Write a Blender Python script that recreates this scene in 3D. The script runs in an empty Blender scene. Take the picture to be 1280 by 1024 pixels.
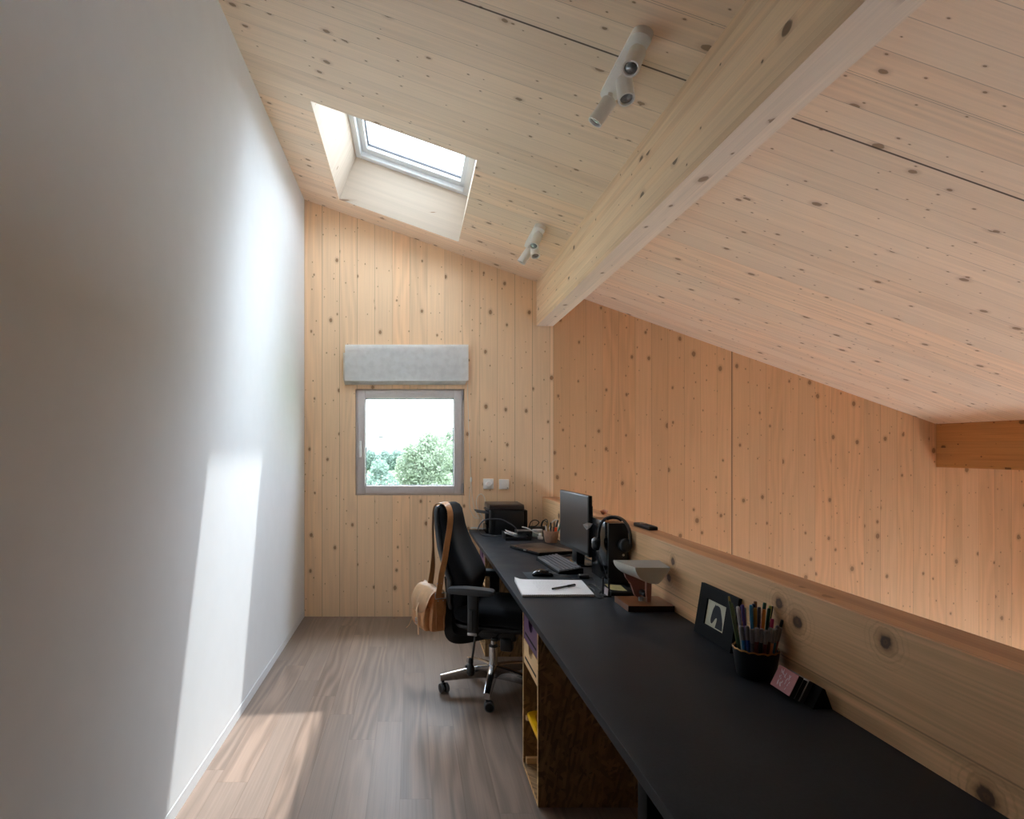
import bpy, bmesh, math, random
from mathutils import Vector, Matrix
random.seed(7)
C = bpy.context.scene.collection
R = math.radians
PI = math.pi

# ------------------------------------------------------------------ colours and materials
def lin(h):
    out = []
    for i in (0, 2, 4):
        c = int(h[i:i+2], 16) / 255
        out.append(c/12.92 if c <= .04045 else ((c+.055)/1.055)**2.4)
    return (out[0], out[1], out[2], 1)

class NT:
    def __init__(s, name):
        s.m = bpy.data.materials.new(name); s.m.use_nodes = True
        s.t = s.m.node_tree; s.t.nodes.clear()
        s.out = s.t.nodes.new('ShaderNodeOutputMaterial')
    def n(s, typ, **kw):
        return s.t.nodes.new(typ)
    def link(s, a, b): s.t.links.new(a, b)
    def put(s, sock, v):
        if v is None: return
        if isinstance(v, bpy.types.NodeSocket): s.link(v, sock)
        else:
            if isinstance(v, (tuple, list)): sock.default_value = tuple(v)[:len(sock.default_value)]
            elif hasattr(sock.default_value, '__len__'): sock.default_value = (v,)*len(sock.default_value)
            else: sock.default_value = v
    def math(s, op, a, b=None, c=None, clamp=False):
        n = s.n('ShaderNodeMath'); n.operation = op; n.use_clamp = clamp
        s.put(n.inputs[0], a); s.put(n.inputs[1], b); s.put(n.inputs[2], c)
        return n.outputs[0]
    def vec(s, x, y, z=0.0):
        n = s.n('ShaderNodeCombineXYZ')
        s.put(n.inputs[0], x); s.put(n.inputs[1], y); s.put(n.inputs[2], z)
        return n.outputs[0]
    def sep(s, v):
        n = s.n('ShaderNodeSeparateXYZ'); s.link(v, n.inputs[0]); return n.outputs
    def obj(s): return s.n('ShaderNodeTexCoord').outputs['Object']
    def noise(s, v, scale=1.0, detail=2.0, rough=.5, dim='3D'):
        n = s.n('ShaderNodeTexNoise'); n.noise_dimensions = dim
        s.put(n.inputs['Vector'], v); n.inputs['Scale'].default_value = scale
        n.inputs['Detail'].default_value = detail; n.inputs['Roughness'].default_value = rough
        return n.outputs['Fac'] if 'Fac' in n.outputs else n.outputs[0]
    def voro(s, v, scale=1.0, rand=1.0):
        n = s.n('ShaderNodeTexVoronoi'); n.voronoi_dimensions = '2D'
        s.put(n.inputs['Vector'], v); n.inputs['Scale'].default_value = scale
        n.inputs['Randomness'].default_value = rand
        return n.outputs['Distance'], n.outputs['Color']
    def white(s, w):
        n = s.n('ShaderNodeTexWhiteNoise'); n.noise_dimensions = '1D'
        s.put(n.inputs['W'], w); return n.outputs['Value']
    def mr(s, v, a, b, c=0.0, d=1.0, smooth=False):
        n = s.n('ShaderNodeMapRange'); n.clamp = True
        if smooth: n.interpolation_type = 'SMOOTHSTEP'
        for i, x in enumerate((v, a, b, c, d)): s.put(n.inputs[i], x)
        return n.outputs[0]
    def mix(s, f, a, b, mode='MIX'):
        n = s.n('ShaderNodeMix'); n.data_type = 'RGBA'; n.blend_type = mode
        s.put(n.inputs[0], f); s.put(n.inputs[6], a); s.put(n.inputs[7], b)
        return n.outputs[2]
    def scale_col(s, col, f):
        n = s.n('ShaderNodeVectorMath'); n.operation = 'SCALE'
        s.put(n.inputs[0], col); s.put(n.inputs['Scale'], f); return n.outputs[0]
    def principled(s, col, rough=.5, metal=0.0, spec=.5, bump=None, bstr=.2, bdist=.002, **kw):
        b = s.n('ShaderNodeBsdfPrincipled')
        s.put(b.inputs['Base Color'], col); s.put(b.inputs['Roughness'], rough)
        b.inputs['Metallic'].default_value = metal
        b.inputs['Specular IOR Level'].default_value = spec
        for k, v in kw.items(): s.put(b.inputs[k.replace('_', ' ')], v)
        if bump is not None:
            n = s.n('ShaderNodeBump'); n.inputs['Strength'].default_value = bstr
            n.inputs['Distance'].default_value = bdist
            s.link(bump, n.inputs['Height']); s.link(n.outputs[0], b.inputs['Normal'])
        s.link(b.outputs[0], s.out.inputs[0]); return b

def plain(name, col, rough=.5, metal=0.0, spec=.5, var=.12, scale=40, bstr=.1, **kw):
    """A one-colour material with a fine mottling."""
    t = NT(name); o = t.obj(); f = t.noise(o, scale, 3)
    c = t.scale_col(lin(col), t.mr(f, .3, .7, 1-var, 1+var))
    t.principled(c, rough, metal, spec, bump=f, bstr=bstr, bdist=.001, **kw)
    return t.m

def fabric(name, col, rough=.95, weave=900, var=.15, sheen=0.0, bstr=.12):
    t = NT(name); o = t.obj(); f = t.noise(o, weave, 1); g = t.noise(o, 18, 2)
    c = t.scale_col(lin(col), t.math('MULTIPLY', t.mr(f, .2, .8, 1-var, 1+var), t.mr(g, .3, .7, .93, 1.07)))
    t.principled(c, rough, spec=.15, bump=f if bstr else None, bstr=bstr, bdist=.0003, Sheen_Weight=sheen)
    return t.m

def wood(name, ax, al, bw, col, var=.07, seam=.55, seamw=.0009, knots=1.0, thr=.62, kscale=4.2, kcol='85603f',
         grain=.07, ring=.05, offset=0.0, rough=.62, piece=None, extra=(), extra_size=.016, wide=None, seed=0.0, spec=.3, gscale=90):
    t = NT(name); s = t.sep(t.obj())
    i = {'X': 0, 'Y': 1, 'Z': 2}
    u, v = s[i[ax]], s[i[al]]
    ub = t.math('DIVIDE', t.math('ADD', u, offset + 50*bw), bw)
    idx = t.math('FLOOR', ub); fr = t.math('FRACT', ub)
    r1 = t.white(t.math('ADD', idx, .37+seed))
    if piece:
        vp = t.math('ADD', t.math('DIVIDE', v, piece), t.math('MULTIPLY', r1, 7.3))
        pi = t.math('FLOOR', vp); pf = t.math('FRACT', vp)
        r1 = t.white(t.math('ADD', t.math('MULTIPLY', idx, 13.7), t.math('ADD', pi, seed)))
    r2 = t.white(t.math('ADD', t.math('MULTIPLY', r1, 91.3), 4.1))
    vo = t.math('ADD', v, t.math('MULTIPLY', r1, 17.0))
    uo = t.math('ADD', u, t.math('MULTIPLY', r2, 9.0))
    g1 = t.noise(t.vec(t.math('MULTIPLY', uo, gscale), t.math('MULTIPLY', vo, 1.6)), 1, 3, .6)
    n2 = t.noise(t.vec(t.math('MULTIPLY', uo, 5.0), t.math('MULTIPLY', vo, .55)), 1, 2, .5)
    ph = t.math('ADD', t.math('MULTIPLY', uo, 90.0), t.math('MULTIPLY', n2, 38.0))
    rg = t.math('SINE', ph)
    rg = t.math('MULTIPLY', rg, t.mr(r2, .2, .8, .1, 1.0))
    cloud = t.noise(t.vec(t.math('MULTIPLY', uo, 3.0), t.math('MULTIPLY', vo, 1.1)), 1, 2)
    f = t.math('ADD', 1.0, t.math('MULTIPLY', t.math('SUBTRACT', g1, .5), grain*4))
    f = t.math('ADD', f, t.math('MULTIPLY', rg, ring))
    f = t.math('ADD', f, t.math('MULTIPLY', t.math('SUBTRACT', r1, .5), var*2))
    f = t.math('ADD', f, t.math('MULTIPLY', t.math('SUBTRACT', cloud, .5), .16))
    c = t.scale_col(lin(col), f)
    # a warmer tone in some boards
    c = t.mix(t.mr(r2, .55, 1.0, 0, .16), c, t.mix(1.0, c, lin('ffd9b0'), 'MULTIPLY'))
    if knots > 0:
        jit = t.noise(t.vec(t.math('MULTIPLY', u, 55.0), t.math('MULTIPLY', v, 55.0)), 1, 1)
        for ks, th, rmin, rmax, sd in ((kscale, thr, .008, .0205, 3.3), (kscale*2.1, thr+.1, .0025, .006, 8.1)):
            d, cc = t.voro(t.vec(t.math('ADD', t.math('MULTIPLY', u, ks*1.15), sd), t.math('ADD', t.math('MULTIPLY', v, ks*.8), t.math('MULTIPLY', r1, 23.0))))
            k = t.sep(cc)
            rad = t.math('MULTIPLY', t.mr(k[1], 0, 1, rmin*knots, rmax*knots), ks)
            dj = t.math('ADD', d, t.math('MULTIPLY', t.math('SUBTRACT', jit, .5), .03))
            on = t.math('GREATER_THAN', k[0], th)
            halo = t.math('MULTIPLY', t.mr(t.math('DIVIDE', dj, rad), .9, 2.6, .28, 0, True), on)
            core = t.math('MULTIPLY', t.mr(t.math('DIVIDE', dj, rad), .75, 1.2, .72, 0, True), on)
            ringd = t.math('MULTIPLY', t.mr(t.math('ABSOLUTE', t.math('SUBTRACT', t.math('DIVIDE', dj, rad), .93)), 0, .16, .3, 0), on)
            c = t.mix(halo, c, lin('9c6f48'))
            c = t.mix(core, c, lin(kcol))
            c = t.mix(ringd, c, lin('3d281b'))
    for (ka, kv, kr) in extra:      # knots that stand at a known place: (across, along, radius)
        du = t.math('DIVIDE', t.math('SUBTRACT', u, ka), kr); dv = t.math('DIVIDE', t.math('SUBTRACT', v, kv), kr*1.15)
        dd = t.math('SQRT', t.math('ADD', t.math('MULTIPLY', du, du), t.math('MULTIPLY', dv, dv)))
        wob = t.math('ADD', dd, t.math('MULTIPLY', t.math('SUBTRACT', t.noise(t.vec(t.math('MULTIPLY', u, 60.0), t.math('MULTIPLY', v, 60.0)), 1, 2), .5), .7))
        c = t.mix(t.mr(wob, 1.0, 2.3, .5, 0, True), c, lin('9a7048'))
        c = t.mix(t.mr(wob, .75, 1.1, .9, 0, True), c, lin('4a3428'))
        c = t.mix(t.mr(t.math('SINE', t.math('MULTIPLY', wob, 7.5)), .2, 1.0, 0, t.mr(dd, 1.0, 4.5, .35, 0)), c, lin('8a623e'))
    e = t.math('MULTIPLY', t.math('MINIMUM', fr, t.math('SUBTRACT', 1.0, fr)), bw)
    sm = t.mr(e, seamw*.5, seamw*1.6, 1.0, 0.0)
    sm = t.math('MULTIPLY', sm, t.math('MULTIPLY', seam, t.mr(t.white(t.math('ADD', idx, 71.0)), 0, 1, .35, 1.0)))
    if piece:
        e2 = t.math('MULTIPLY', t.math('MINIMUM', pf, t.math('SUBTRACT', 1.0, pf)), piece)
        sm = t.math('MAXIMUM', sm, t.math('MULTIPLY', t.mr(e2, seamw*.5, seamw*1.6, 1.0, 0.0), seam*.7))
    for pos in (wide or ()):        # panel joints: open dark gaps
        sm = t.math('MAXIMUM', sm, t.mr(t.math('ABSOLUTE', t.math('SUBTRACT', u, pos[0])), pos[1]*.5, pos[1], pos[2], 0))
    c = t.mix(sm, c, lin('3a2413'))
    t.principled(c, rough, spec=spec, bump=t.math('SUBTRACT', g1, t.math('MULTIPLY', sm, 2.0)), bstr=.15, bdist=.0015)
    return t.m

def osb(name, col='7d6040'):
    t = NT(name); s = t.sep(t.obj())
    u = t.math('ADD', s[0], s[1]); v = t.math('ADD', s[2], t.math('MULTIPLY', s[1], .37))
    c = lin(col)
    base = None
    for k, (a, sc, st) in enumerate(((25, 16, 5.0), (-40, 13, 4.5), (80, 18, 5.5))):
        ca, sa = math.cos(R(a)), math.sin(R(a))
        x = t.math('ADD', t.math('MULTIPLY', u, ca), t.math('MULTIPLY', v, sa))
        y = t.math('SUBTRACT', t.math('MULTIPLY', v, ca), t.math('MULTIPLY', u, sa))
        d, cc = t.voro(t.vec(x, t.math('MULTIPLY', y, st)), sc)
        k3 = t.sep(cc)
        lay = t.scale_col(c, t.mr(k3[0], 0, 1, .55, 1.35))
        base = lay if base is None else t.mix(t.math('GREATER_THAN', k3[1], .52), base, lay)
    t.principled(base, .7, spec=.25)
    return t.m

M = {}
def mats():
    M['plaster'] = plain('white_plaster', 'dcdddd', .85, spec=.2, var=.012, scale=9, bstr=.05)
    M['blocker_dark'] = plain('light_blocker_charcoal', '34312f', .85)  # dark so the unseen wall behind the camera returns little light
    M['base'] = plain('white_baseboard_paint', 'd4d5d5', .6, var=.02)
    M['wall_l'] = wood('spruce_wall_boards', 'X', 'Z', .1505, 'f5d2ab', offset=.02, knots=.75, kcol='8a5c3a', var=.045, seam=.75, seamw=.0013, thr=.44, kscale=4.6)
    M['wall_r'] = wood('spruce_wall_boards_orange', 'X', 'Z', .1405, 'e0b286', knots=.85, offset=.05, var=.045, seam=.5, seamw=.0011, thr=.4, kscale=4.4, seed=5.0,
                       wide=((1.214, .0022, .75), (2.748, .005, .9), (1.716, .0012, .35)))
    M['wall_plain'] = wood('spruce_wall_side', 'Y', 'Z', .15, 'd2a67c')
    M['ceil'] = wood('spruce_ceiling_boards', 'Y', 'X', .135, 'f3dbc2', offset=.03, knots=.85, var=.05, seam=.55, seamw=.0012, thr=.4, kscale=4.0, seed=2.0,
                     wide=((2.43, .006, .9), (2.12, .0014, .5)))
    M['lining_a'] = wood('spruce_skylight_lining', 'Y', 'Z', .4, 'cbbcaa', var=.02, seam=.2, knots=.5, thr=.6)
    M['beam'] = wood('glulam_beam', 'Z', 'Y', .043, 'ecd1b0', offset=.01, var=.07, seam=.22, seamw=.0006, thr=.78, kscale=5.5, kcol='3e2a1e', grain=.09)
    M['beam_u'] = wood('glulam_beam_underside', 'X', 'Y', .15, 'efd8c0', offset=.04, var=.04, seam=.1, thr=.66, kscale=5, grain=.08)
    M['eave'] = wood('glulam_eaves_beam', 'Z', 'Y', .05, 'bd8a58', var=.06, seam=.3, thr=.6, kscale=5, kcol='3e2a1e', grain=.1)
    M['parapet'] = wood('spruce_parapet_planks', 'Z', 'Y', .215, 'dcb286', offset=.043, var=.05, seam=.85, seamw=.0018, knots=.0, grain=.16, ring=.2,
                        extra=((.969, 1.90, .017), (.937, 1.81, .019), (.983, 1.473, .017), (.957, 2.675, .016), (.879, 2.716, .017), (.762, 1.215, .02), (.86, 3.9, .02), (.93, 4.75, .02), (.84, 4.9, .03)), gscale=120)
    M['coping'] = wood('glulam_parapet_top', 'X', 'Y', .0427, 'c99a74', offset=-.011, var=.24, seam=.4, seamw=.0007, thr=.85, grain=.08)
    M['floor'] = wood('oak_floor_planks', 'X', 'Y', .132, '756458', offset=.05, var=.11, seam=.6, seamw=.0012, knots=.9, thr=.86, kscale=2.4, kcol='4a3a30',
                      grain=.15, ring=.2, rough=.38, piece=1.45, spec=.45, gscale=110)
    M['floor_low'] = wood('pale_lower_floor', 'X', 'Y', .2, 'c4c6ca', var=.05, knots=0, rough=.5, piece=1.8)
    M['osb'] = osb('osb_board'); M['osb_edge'] = osb('osb_cut_edge', 'cfa877')
    M['ply'] = wood('birch_plywood', 'Z', 'Y', .3, 'dcb88a', var=.02, seam=0, knots=0, grain=.08)
    M['purple'] = plain('purple_lacquer', '5b3a62', .45, var=.06)
    M['dark_slot'] = plain('dark_recess', '15100f', .9)
    M['yellow'] = plain('yellow_plastic', 'e0a800', .35, var=.04, spec=.4)
    # worktop: dark linoleum with faint smears
    t = NT('black_worktop'); o = t.obj(); a = t.noise(o, 3.5, 4, .6); b = t.noise(o, 160, 2)
    col = t.scale_col(lin('2f3237'), t.math('MULTIPLY', t.mr(a, .3, .7, .82, 1.2), t.mr(b, .3, .7, .93, 1.07)))
    t.principled(col, t.mr(a, .3, .7, .36, .48), spec=.05, bump=b, bstr=.05, bdist=.0005); M['desk'] = t.m
    M['black_plastic'] = plain('black_plastic', '17181a', .38, var=.06)
    M['black_gloss'] = plain('black_gloss_plastic', '0f1012', .16, var=.04, spec=.5)
    M['black_matte'] = plain('black_matte_plastic', '0c0c0d', .8, var=.08, spec=.2)
    M['black_fabric'] = fabric('black_upholstery', '0d0e11', sheen=.05)
    M['shell'] = plain('dark_grey_shell_plastic', '26282b', .5, var=.06)
    M['arm'] = plain('charcoal_armrest', '2e3134', .5, var=.06)
    M['chrome'] = plain('polished_aluminium', 'd5d7da', .12, 1.0, var=.03)
    M['steel'] = plain('brushed_steel', 'b9babd', .3, 1.0, var=.05)
    M['rubber'] = plain('grey_rubber', '55585c', .6, var=.06)
    M['leather'] = plain('tan_leather', 'b98456', .42, var=.12, scale=26, bstr=.25)
    M['leather_pale'] = plain('pale_tan_leather', 'd2ad86', .36, var=.1, scale=26, bstr=.25)
    M['leather_dark'] = plain('brown_leather_inside', '5e3a22', .6, var=.12, scale=26)
    M['strap'] = plain('tan_strap_leather', 'b17c4c', .5, var=.12, scale=30, bstr=.25)
    M['white_metal'] = plain('white_powder_coat', 'f0efec', .4, var=.02)
    M['white_gloss'] = plain('white_plastic', 'fafaf8', .3, var=.02)
    M['white_frame'] = plain('white_window_paint', 'e4e8ea', .35, var=.015)
    M['taupe'] = plain('taupe_window_lacquer', 'cdc6c3', .45, var=.03)
    M['seal'] = plain('grey_window_seal', '5c5c60', .6)
    M['linen'] = fabric('white_linen', 'fbfbfa', weave=420, var=.02, bstr=0)
    M['linen_lining'] = fabric('cream_linen_lining', 'f4f0e6', weave=420, var=.02, bstr=0)
    M['lens'] = plain('glass_lamp_lens', '9aa0a2', .12, .6, var=.25, scale=120)
    M['screen'] = plain('dark_screen_glass', '1b1d20', .32, var=.03, spec=.5)
    M['paper'] = plain('white_paper', 'e6e6e8', .8, var=.015)
    M['ink'] = plain('blue_grey_ink', '6b7280', .8)
    M['yellow_paper'] = plain('pale_yellow_paper', 'd9cf94', .85, var=.03)
    M['pink_paper'] = plain('pinkish_paper', 'd9a08c', .8, var=.05)
    M['terracotta'] = plain('pale_clay', 'b58f78', .8, var=.14, scale=60, bstr=.2)
    M['blush'] = plain('blush_pink_lacquer', 'a87468', .5, var=.04)
    M['shade'] = plain('grey_white_lacquer', 'c2beb2', .55, var=.02)
    M['shade_top'] = plain('grey_lamp_top', '8f908c', .55, var=.03)
    M['walnut'] = wood('walnut_board', 'X', 'Y', .07, '7a4c2e', var=.1, seam=.1, knots=0, grain=.14, rough=.35)
    M['dark_walnut'] = wood('dark_walnut_edge', 'Z', 'X', .07, '2c1c15', var=.05, seam=0, knots=0, grain=.1, rough=.35)
    M['pot'] = plain('blue_black_glaze', '191c20', .4, var=.2, scale=30, bstr=.4)
    M['gold'] = plain('worn_gold_rim', 'a57a48', .35, .6, var=.2, scale=90)
    M['cream_art'] = plain('cream_card', 'c9c8b4', .8, var=.03)
    M['art_ink'] = plain('blue_black_ink', '20242b', .8)
    M['card_pink'] = plain('dusty_pink_card', 'a35f60', .6, var=.05)
    M['card_pale'] = plain('pale_card_print', 'cbbcc0', .6, var=.08)
    M['card_black'] = plain('black_card', '17171a', .5)
    M['card_grey'] = plain('grey_card', '4d4c52', .5)
    M['card_white'] = plain('white_card_edge', 'b9b7b8', .6)
    M['white_cable'] = plain('white_cable', 'dedcd8', .5, var=.03)
    M['grey_cable'] = plain('grey_cable', '4a4f57', .4, var=.03)
    M['black_cable'] = plain('black_cable', '111214', .45, var=.03)
    M['jar'] = plain('pale_green_glass_jar', 'a9b0a6', .3, var=.05)
    M['orange'] = plain('orange_plastic', 'e8561f', .4)
    M['green'] = plain('dark_green_plastic', '1d5a45', .4)
    M['pencil'] = plain('ochre_pencil', 'a98b45', .5)
    M['grey_back'] = plain('grey_board', '8a8a88', .8)
    M['key'] = plain('dark_keycap', '7a7b82', .45, var=.04)
    M['laptop'] = plain('dark_brown_lid', '2b2523', .3, var=.04)
    M['slate'] = plain('dark_teal_mat', '22292d', .8, var=.1)
    # clear panes: mostly see-through, mirror-like at grazing angles
    for nm, tint in (('pane', (.97, .98, .98, 1)),):
        t = NT('window_glass'); tr = t.n('ShaderNodeBsdfTransparent'); tr.inputs[0].default_value = tint
        gl = t.n('ShaderNodeBsdfGlossy'); gl.inputs['Roughness'].default_value = .02
        lw = t.n('ShaderNodeLayerWeight'); lw.inputs[0].default_value = .5
        fr = t.math('ADD', .02, t.math('MULTIPLY', t.math('POWER', lw.outputs['Facing'], 5.0), .5))
        mx = t.n('ShaderNodeMixShader'); t.link(fr, mx.inputs[0]); t.link(tr.outputs[0], mx.inputs[1]); t.link(gl.outputs[0], mx.inputs[2])
        t.link(mx.outputs[0], t.out.inputs[0]); M[nm] = t.m
    def leaf(name, a, b):
        t = NT(name); o = t.obj(); f = t.noise(o, 2.2, 3)
        g = t.n('ShaderNodeNewGeometry'); rn = g.outputs['Random Per Island']
        c = t.mix(t.math('MULTIPLY', t.math('ADD', f, rn), .5), lin(a), lin(b))
        d = t.n('ShaderNodeBsdfDiffuse'); tl = t.n('ShaderNodeBsdfTranslucent')
        t.link(c, d.inputs[0]); t.link(c, tl.inputs[0])
        mx = t.n('ShaderNodeMixShader'); mx.inputs[0].default_value = .45
        t.link(d.outputs[0], mx.inputs[1]); t.link(tl.outputs[0], mx.inputs[2]); t.link(mx.outputs[0], t.out.inputs[0])
        return t.m
    M['leaf_a'] = leaf('birch_leaves', '667062', '98a389')
    M['leaf_b'] = leaf('dull_green_leaves', '5a6a62', '88998a')
    M['leaf_c'] = leaf('yellow_green_leaves', '6c7b5a', '98a67e')
    M['bark'] = plain('grey_bark', '6d665c', .9, var=.2, scale=14)
    M['meadow'] = plain('meadow_grass', '748668', .95, var=.25, scale=.6, bstr=0)
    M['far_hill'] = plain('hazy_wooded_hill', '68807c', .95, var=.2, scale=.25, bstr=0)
    M['paving'] = plain('pale_paving', 'aeb0b2', .9, var=.06, scale=2)
    M['roof_out'] = plain('grey_roof_sheet', '5a5a5c', .7)
    M['brick'] = plain('pale_brick', 'a3a8ab', .9)
mats()

# ------------------------------------------------------------------ mesh building
class MB:
    def __init__(s): s.bm = bmesh.new(); s.mi = 0
    def _mark(s, faces):
        for f in faces: f.material_index = s.mi
    def use(s, i): s.mi = i; return s
    def box(s, x0, x1, y0, y1, z0, z1, bev=0.0, seg=2, mat=None):
        r = bmesh.ops.create_cube(s.bm, size=1)
        vs = r['verts']
        T = Matrix.Translation(((x0+x1)/2, (y0+y1)/2, (z0+z1)/2)) @ Matrix.Diagonal((x1-x0, y1-y0, z1-z0, 1))
        if mat is not None: T = mat @ T
        bmesh.ops.transform(s.bm, matrix=T, verts=vs)
        fs = set(f for v in vs for f in v.link_faces)
        s._mark(fs)
        if bev > 0:
            es = list(set(e for v in vs for e in v.link_edges))
            b = bmesh.ops.bevel(s.bm, geom=es, offset=bev, segments=seg, affect='EDGES', profile=.5)
            s._mark(b['faces'])
        return s
    def ring_loft(s, rings, cap=True, closed=True):
        vr = [[s.bm.verts.new(p) for p in r] for r in rings]
        n = len(vr[0]); fs = []
        for a, b in zip(vr, vr[1:]):
            for i in range(n if closed else n-1):
                j = (i+1) % n
                fs.append(s.bm.faces.new((a[i], a[j], b[j], b[i])))
        if cap and closed:
            fs.append(s.bm.faces.new(list(reversed(vr[0])))); fs.append(s.bm.faces.new(vr[-1]))
        s._mark(fs); return s
    def cyl(s, p0, p1, r0, r1=None, n=20, cap=True):
        p0, p1 = Vector(p0), Vector(p1); r1 = r0 if r1 is None else r1
        d = (p1-p0).normalized(); a = d.orthogonal().normalized(); b = d.cross(a)
        ring = lambda p, r: [p + (a*math.cos(2*PI*i/n) + b*math.sin(2*PI*i/n))*r for i in range(n)]
        return s.ring_loft([ring(p0, r0), ring(p1, r1)], cap)
    def lathe(s, prof, c=(0, 0, 0), axis=(0, 0, 1), n=28, cap=True):
        c = Vector(c); d = Vector(axis).normalized(); a = d.orthogonal().normalized(); b = d.cross(a)
        return s.ring_loft([[c + d*z + (a*math.cos(2*PI*i/n) + b*math.sin(2*PI*i/n))*max(r, 1e-5) for i in range(n)] for r, z in prof], cap)
    def tube(s, pts, r, n=8, smooth=6, cap=True):
        P = spline(pts, smooth) if smooth else [Vector(p) for p in pts]
        rings = []; a = None
        for i, p in enumerate(P):
            d = (P[min(i+1, len(P)-1)] - P[max(i-1, 0)]).normalized()
            a = d.orthogonal().normalized() if a is None else (a - d*a.dot(d)).normalized()
            b = d.cross(a); rr = r[i*(len(r)-1)//(len(P)-1)] if isinstance(r, (list, tuple)) else r
            rings.append([p + (a*math.cos(2*PI*k/n) + b*math.sin(2*PI*k/n))*rr for k in range(n)])
        return s.ring_loft(rings, cap)
    def ribbon(s, pts, wdir, w, th, smooth=6):
        """A flat strap along pts; wdir is its width direction (one vector, or one per point)."""
        P = spline(pts, smooth) if smooth else [Vector(p) for p in pts]
        W = spline(wdir, smooth) if isinstance(wdir[0], (list, tuple, Vector)) and smooth else None
        rings = []
        for i, p in enumerate(P):
            d = (P[min(i+1, len(P)-1)] - P[max(i-1, 0)]).normalized()
            wv = Vector(W[i]) if W else Vector(wdir)
            wv = (wv - d*wv.dot(d)).normalized(); nv = d.cross(wv)
            rings.append([p + wv*w/2*a + nv*th/2*b for a, b in ((-1, -1), (1, -1), (1, 1), (-1, 1))])
        return s.ring_loft(rings)
    def prism(s, poly, fn, d0, d1):
        """poly: list of 2D points; fn(p, q, d) maps to 3D; extruded from d0 to d1."""
        return s.ring_loft([[fn(p, q, d0) for p, q in poly], [fn(p, q, d1) for p, q in poly]])
    def quad(s, *pts):
        f = s.bm.faces.new([s.bm.verts.new(p) for p in pts]); s._mark([f]); return s
    def xform(s, m):
        bmesh.ops.transform(s.bm, matrix=m, verts=s.bm.verts); return s
    def bevel_all(s, off, seg=2, ang=40):
        es = [e for e in s.bm.edges if len(e.link_faces) == 2 and e.calc_face_angle(0) > R(ang)]
        bmesh.ops.bevel(s.bm, geom=es, offset=off, segments=seg, affect='EDGES', profile=.5); return s
    def subdiv(s, n=1):
        bmesh.ops.subdivide_edges(s.bm, edges=s.bm.edges, cuts=n, use_grid_fill=True); return s
    def mesh(s, name, mats_, shift=None, smooth=35, recalc=True):
        if recalc: bmesh.ops.recalc_face_normals(s.bm, faces=s.bm.faces)
        if shift is not None: bmesh.ops.transform(s.bm, matrix=shift, verts=s.bm.verts)
        me = bpy.data.meshes.new(name); s.bm.to_mesh(me); s.bm.free()
        for m in (mats_ if isinstance(mats_, (list, tuple)) else [mats_]): me.materials.append(M[m] if isinstance(m, str) else m)
        if smooth:
            for p in me.polygons: p.use_smooth = True
            me.set_sharp_from_angle(angle=R(smooth))
        return me

def spline(pts, k=6):
    P = [Vector(p) for p in pts]
    if len(P) < 3: return P
    out = []
    for i in range(len(P)-1):
        p0, p1, p2, p3 = P[max(i-1, 0)], P[i], P[i+1], P[min(i+2, len(P)-1)]
        for j in range(k):
            t = j/k
            out.append(.5*((2*p1) + (p2-p0)*t + (2*p0-5*p1+4*p2-p3)*t*t + (3*p1-p0-3*p2+p3)*t**3))
    out.append(P[-1]); return out

def setp(o, label=None, cat=None, group=None, kind=None):
    for k, v in (('label', label), ('category', cat), ('group', group), ('kind', kind)):
        if v: o[k] = v
    return o

def thing(name, label, cat, loc=(0, 0, 0), rotz=0.0, group=None):
    o = bpy.data.objects.new(name, None); C.objects.link(o)
    o.location = loc; o.rotation_euler = (0, 0, rotz); o.empty_display_size = .1
    return setp(o, label, cat, group)

def root_of(o):
    while o.parent: o = o.parent
    return o

def part(name, mb, mat, parent, world=False, label=None, smooth=35, kind=None):
    sh = None
    if world:
        r = root_of(parent); sh = (Matrix.Translation(r.location) @ r.rotation_euler.to_matrix().to_4x4()).inverted()
    o = bpy.data.objects.new(name, mb.mesh(name, mat, sh, smooth)); C.objects.link(o); o.parent = parent
    return setp(o, label, kind=kind)

def single(name, mb, mat, label, cat, loc=(0, 0, 0), group=None, world=True, smooth=35, rotz=0.0, kind=None):
    """A thing that is one mesh; loc is its base."""
    T = Matrix.Translation(loc) @ Matrix.Rotation(rotz, 4, 'Z')
    o = bpy.data.objects.new(name, mb.mesh(name, mat, T.inverted() if world else None, smooth)); C.objects.link(o)
    o.location = loc; o.rotation_euler = (0, 0, rotz)
    return setp(o, label, cat, group, kind)

def struct(name, mb, mat, parent=None, label=None, cat=None, smooth=None):
    o = bpy.data.objects.new(name, mb.mesh(name, mat, None, smooth)); C.objects.link(o)
    if parent: o.parent = parent
    else: setp(o, label, cat, kind='structure')
    return o

def copy_tree(o, parent=None):
    c = o.copy(); C.objects.link(c); c.parent = parent
    for ch in list(o.children): copy_tree(ch, c)
    return c

# ------------------------------------------------------------------ the room: metres, camera at x=0 y=0, back wall at y=5.36, upper floor at z=0
YB, YF = 5.36, -1.3
XL, XR = -.925, 5.9
ZL = -2.75                       # storey below, beyond the parapet
def zc(x): return 3.254 - .3554*x
PX0, PX1, PZ = 1.118, 1.246, 1.0295  # parapet

m = MB(); m.box(XL-.2, PX0, YF, YB+.1, -.28, 0)
struct('floor', m, 'floor', label='grey brown oak plank floor of the loft', cat='floor')
m = MB(); m.box(PX1, XR+.1, YF, YB+.1, ZL-.2, ZL)
struct('floor_lower', m, 'floor_low', label='pale floor of the storey below the parapet', cat='floor')

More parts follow.
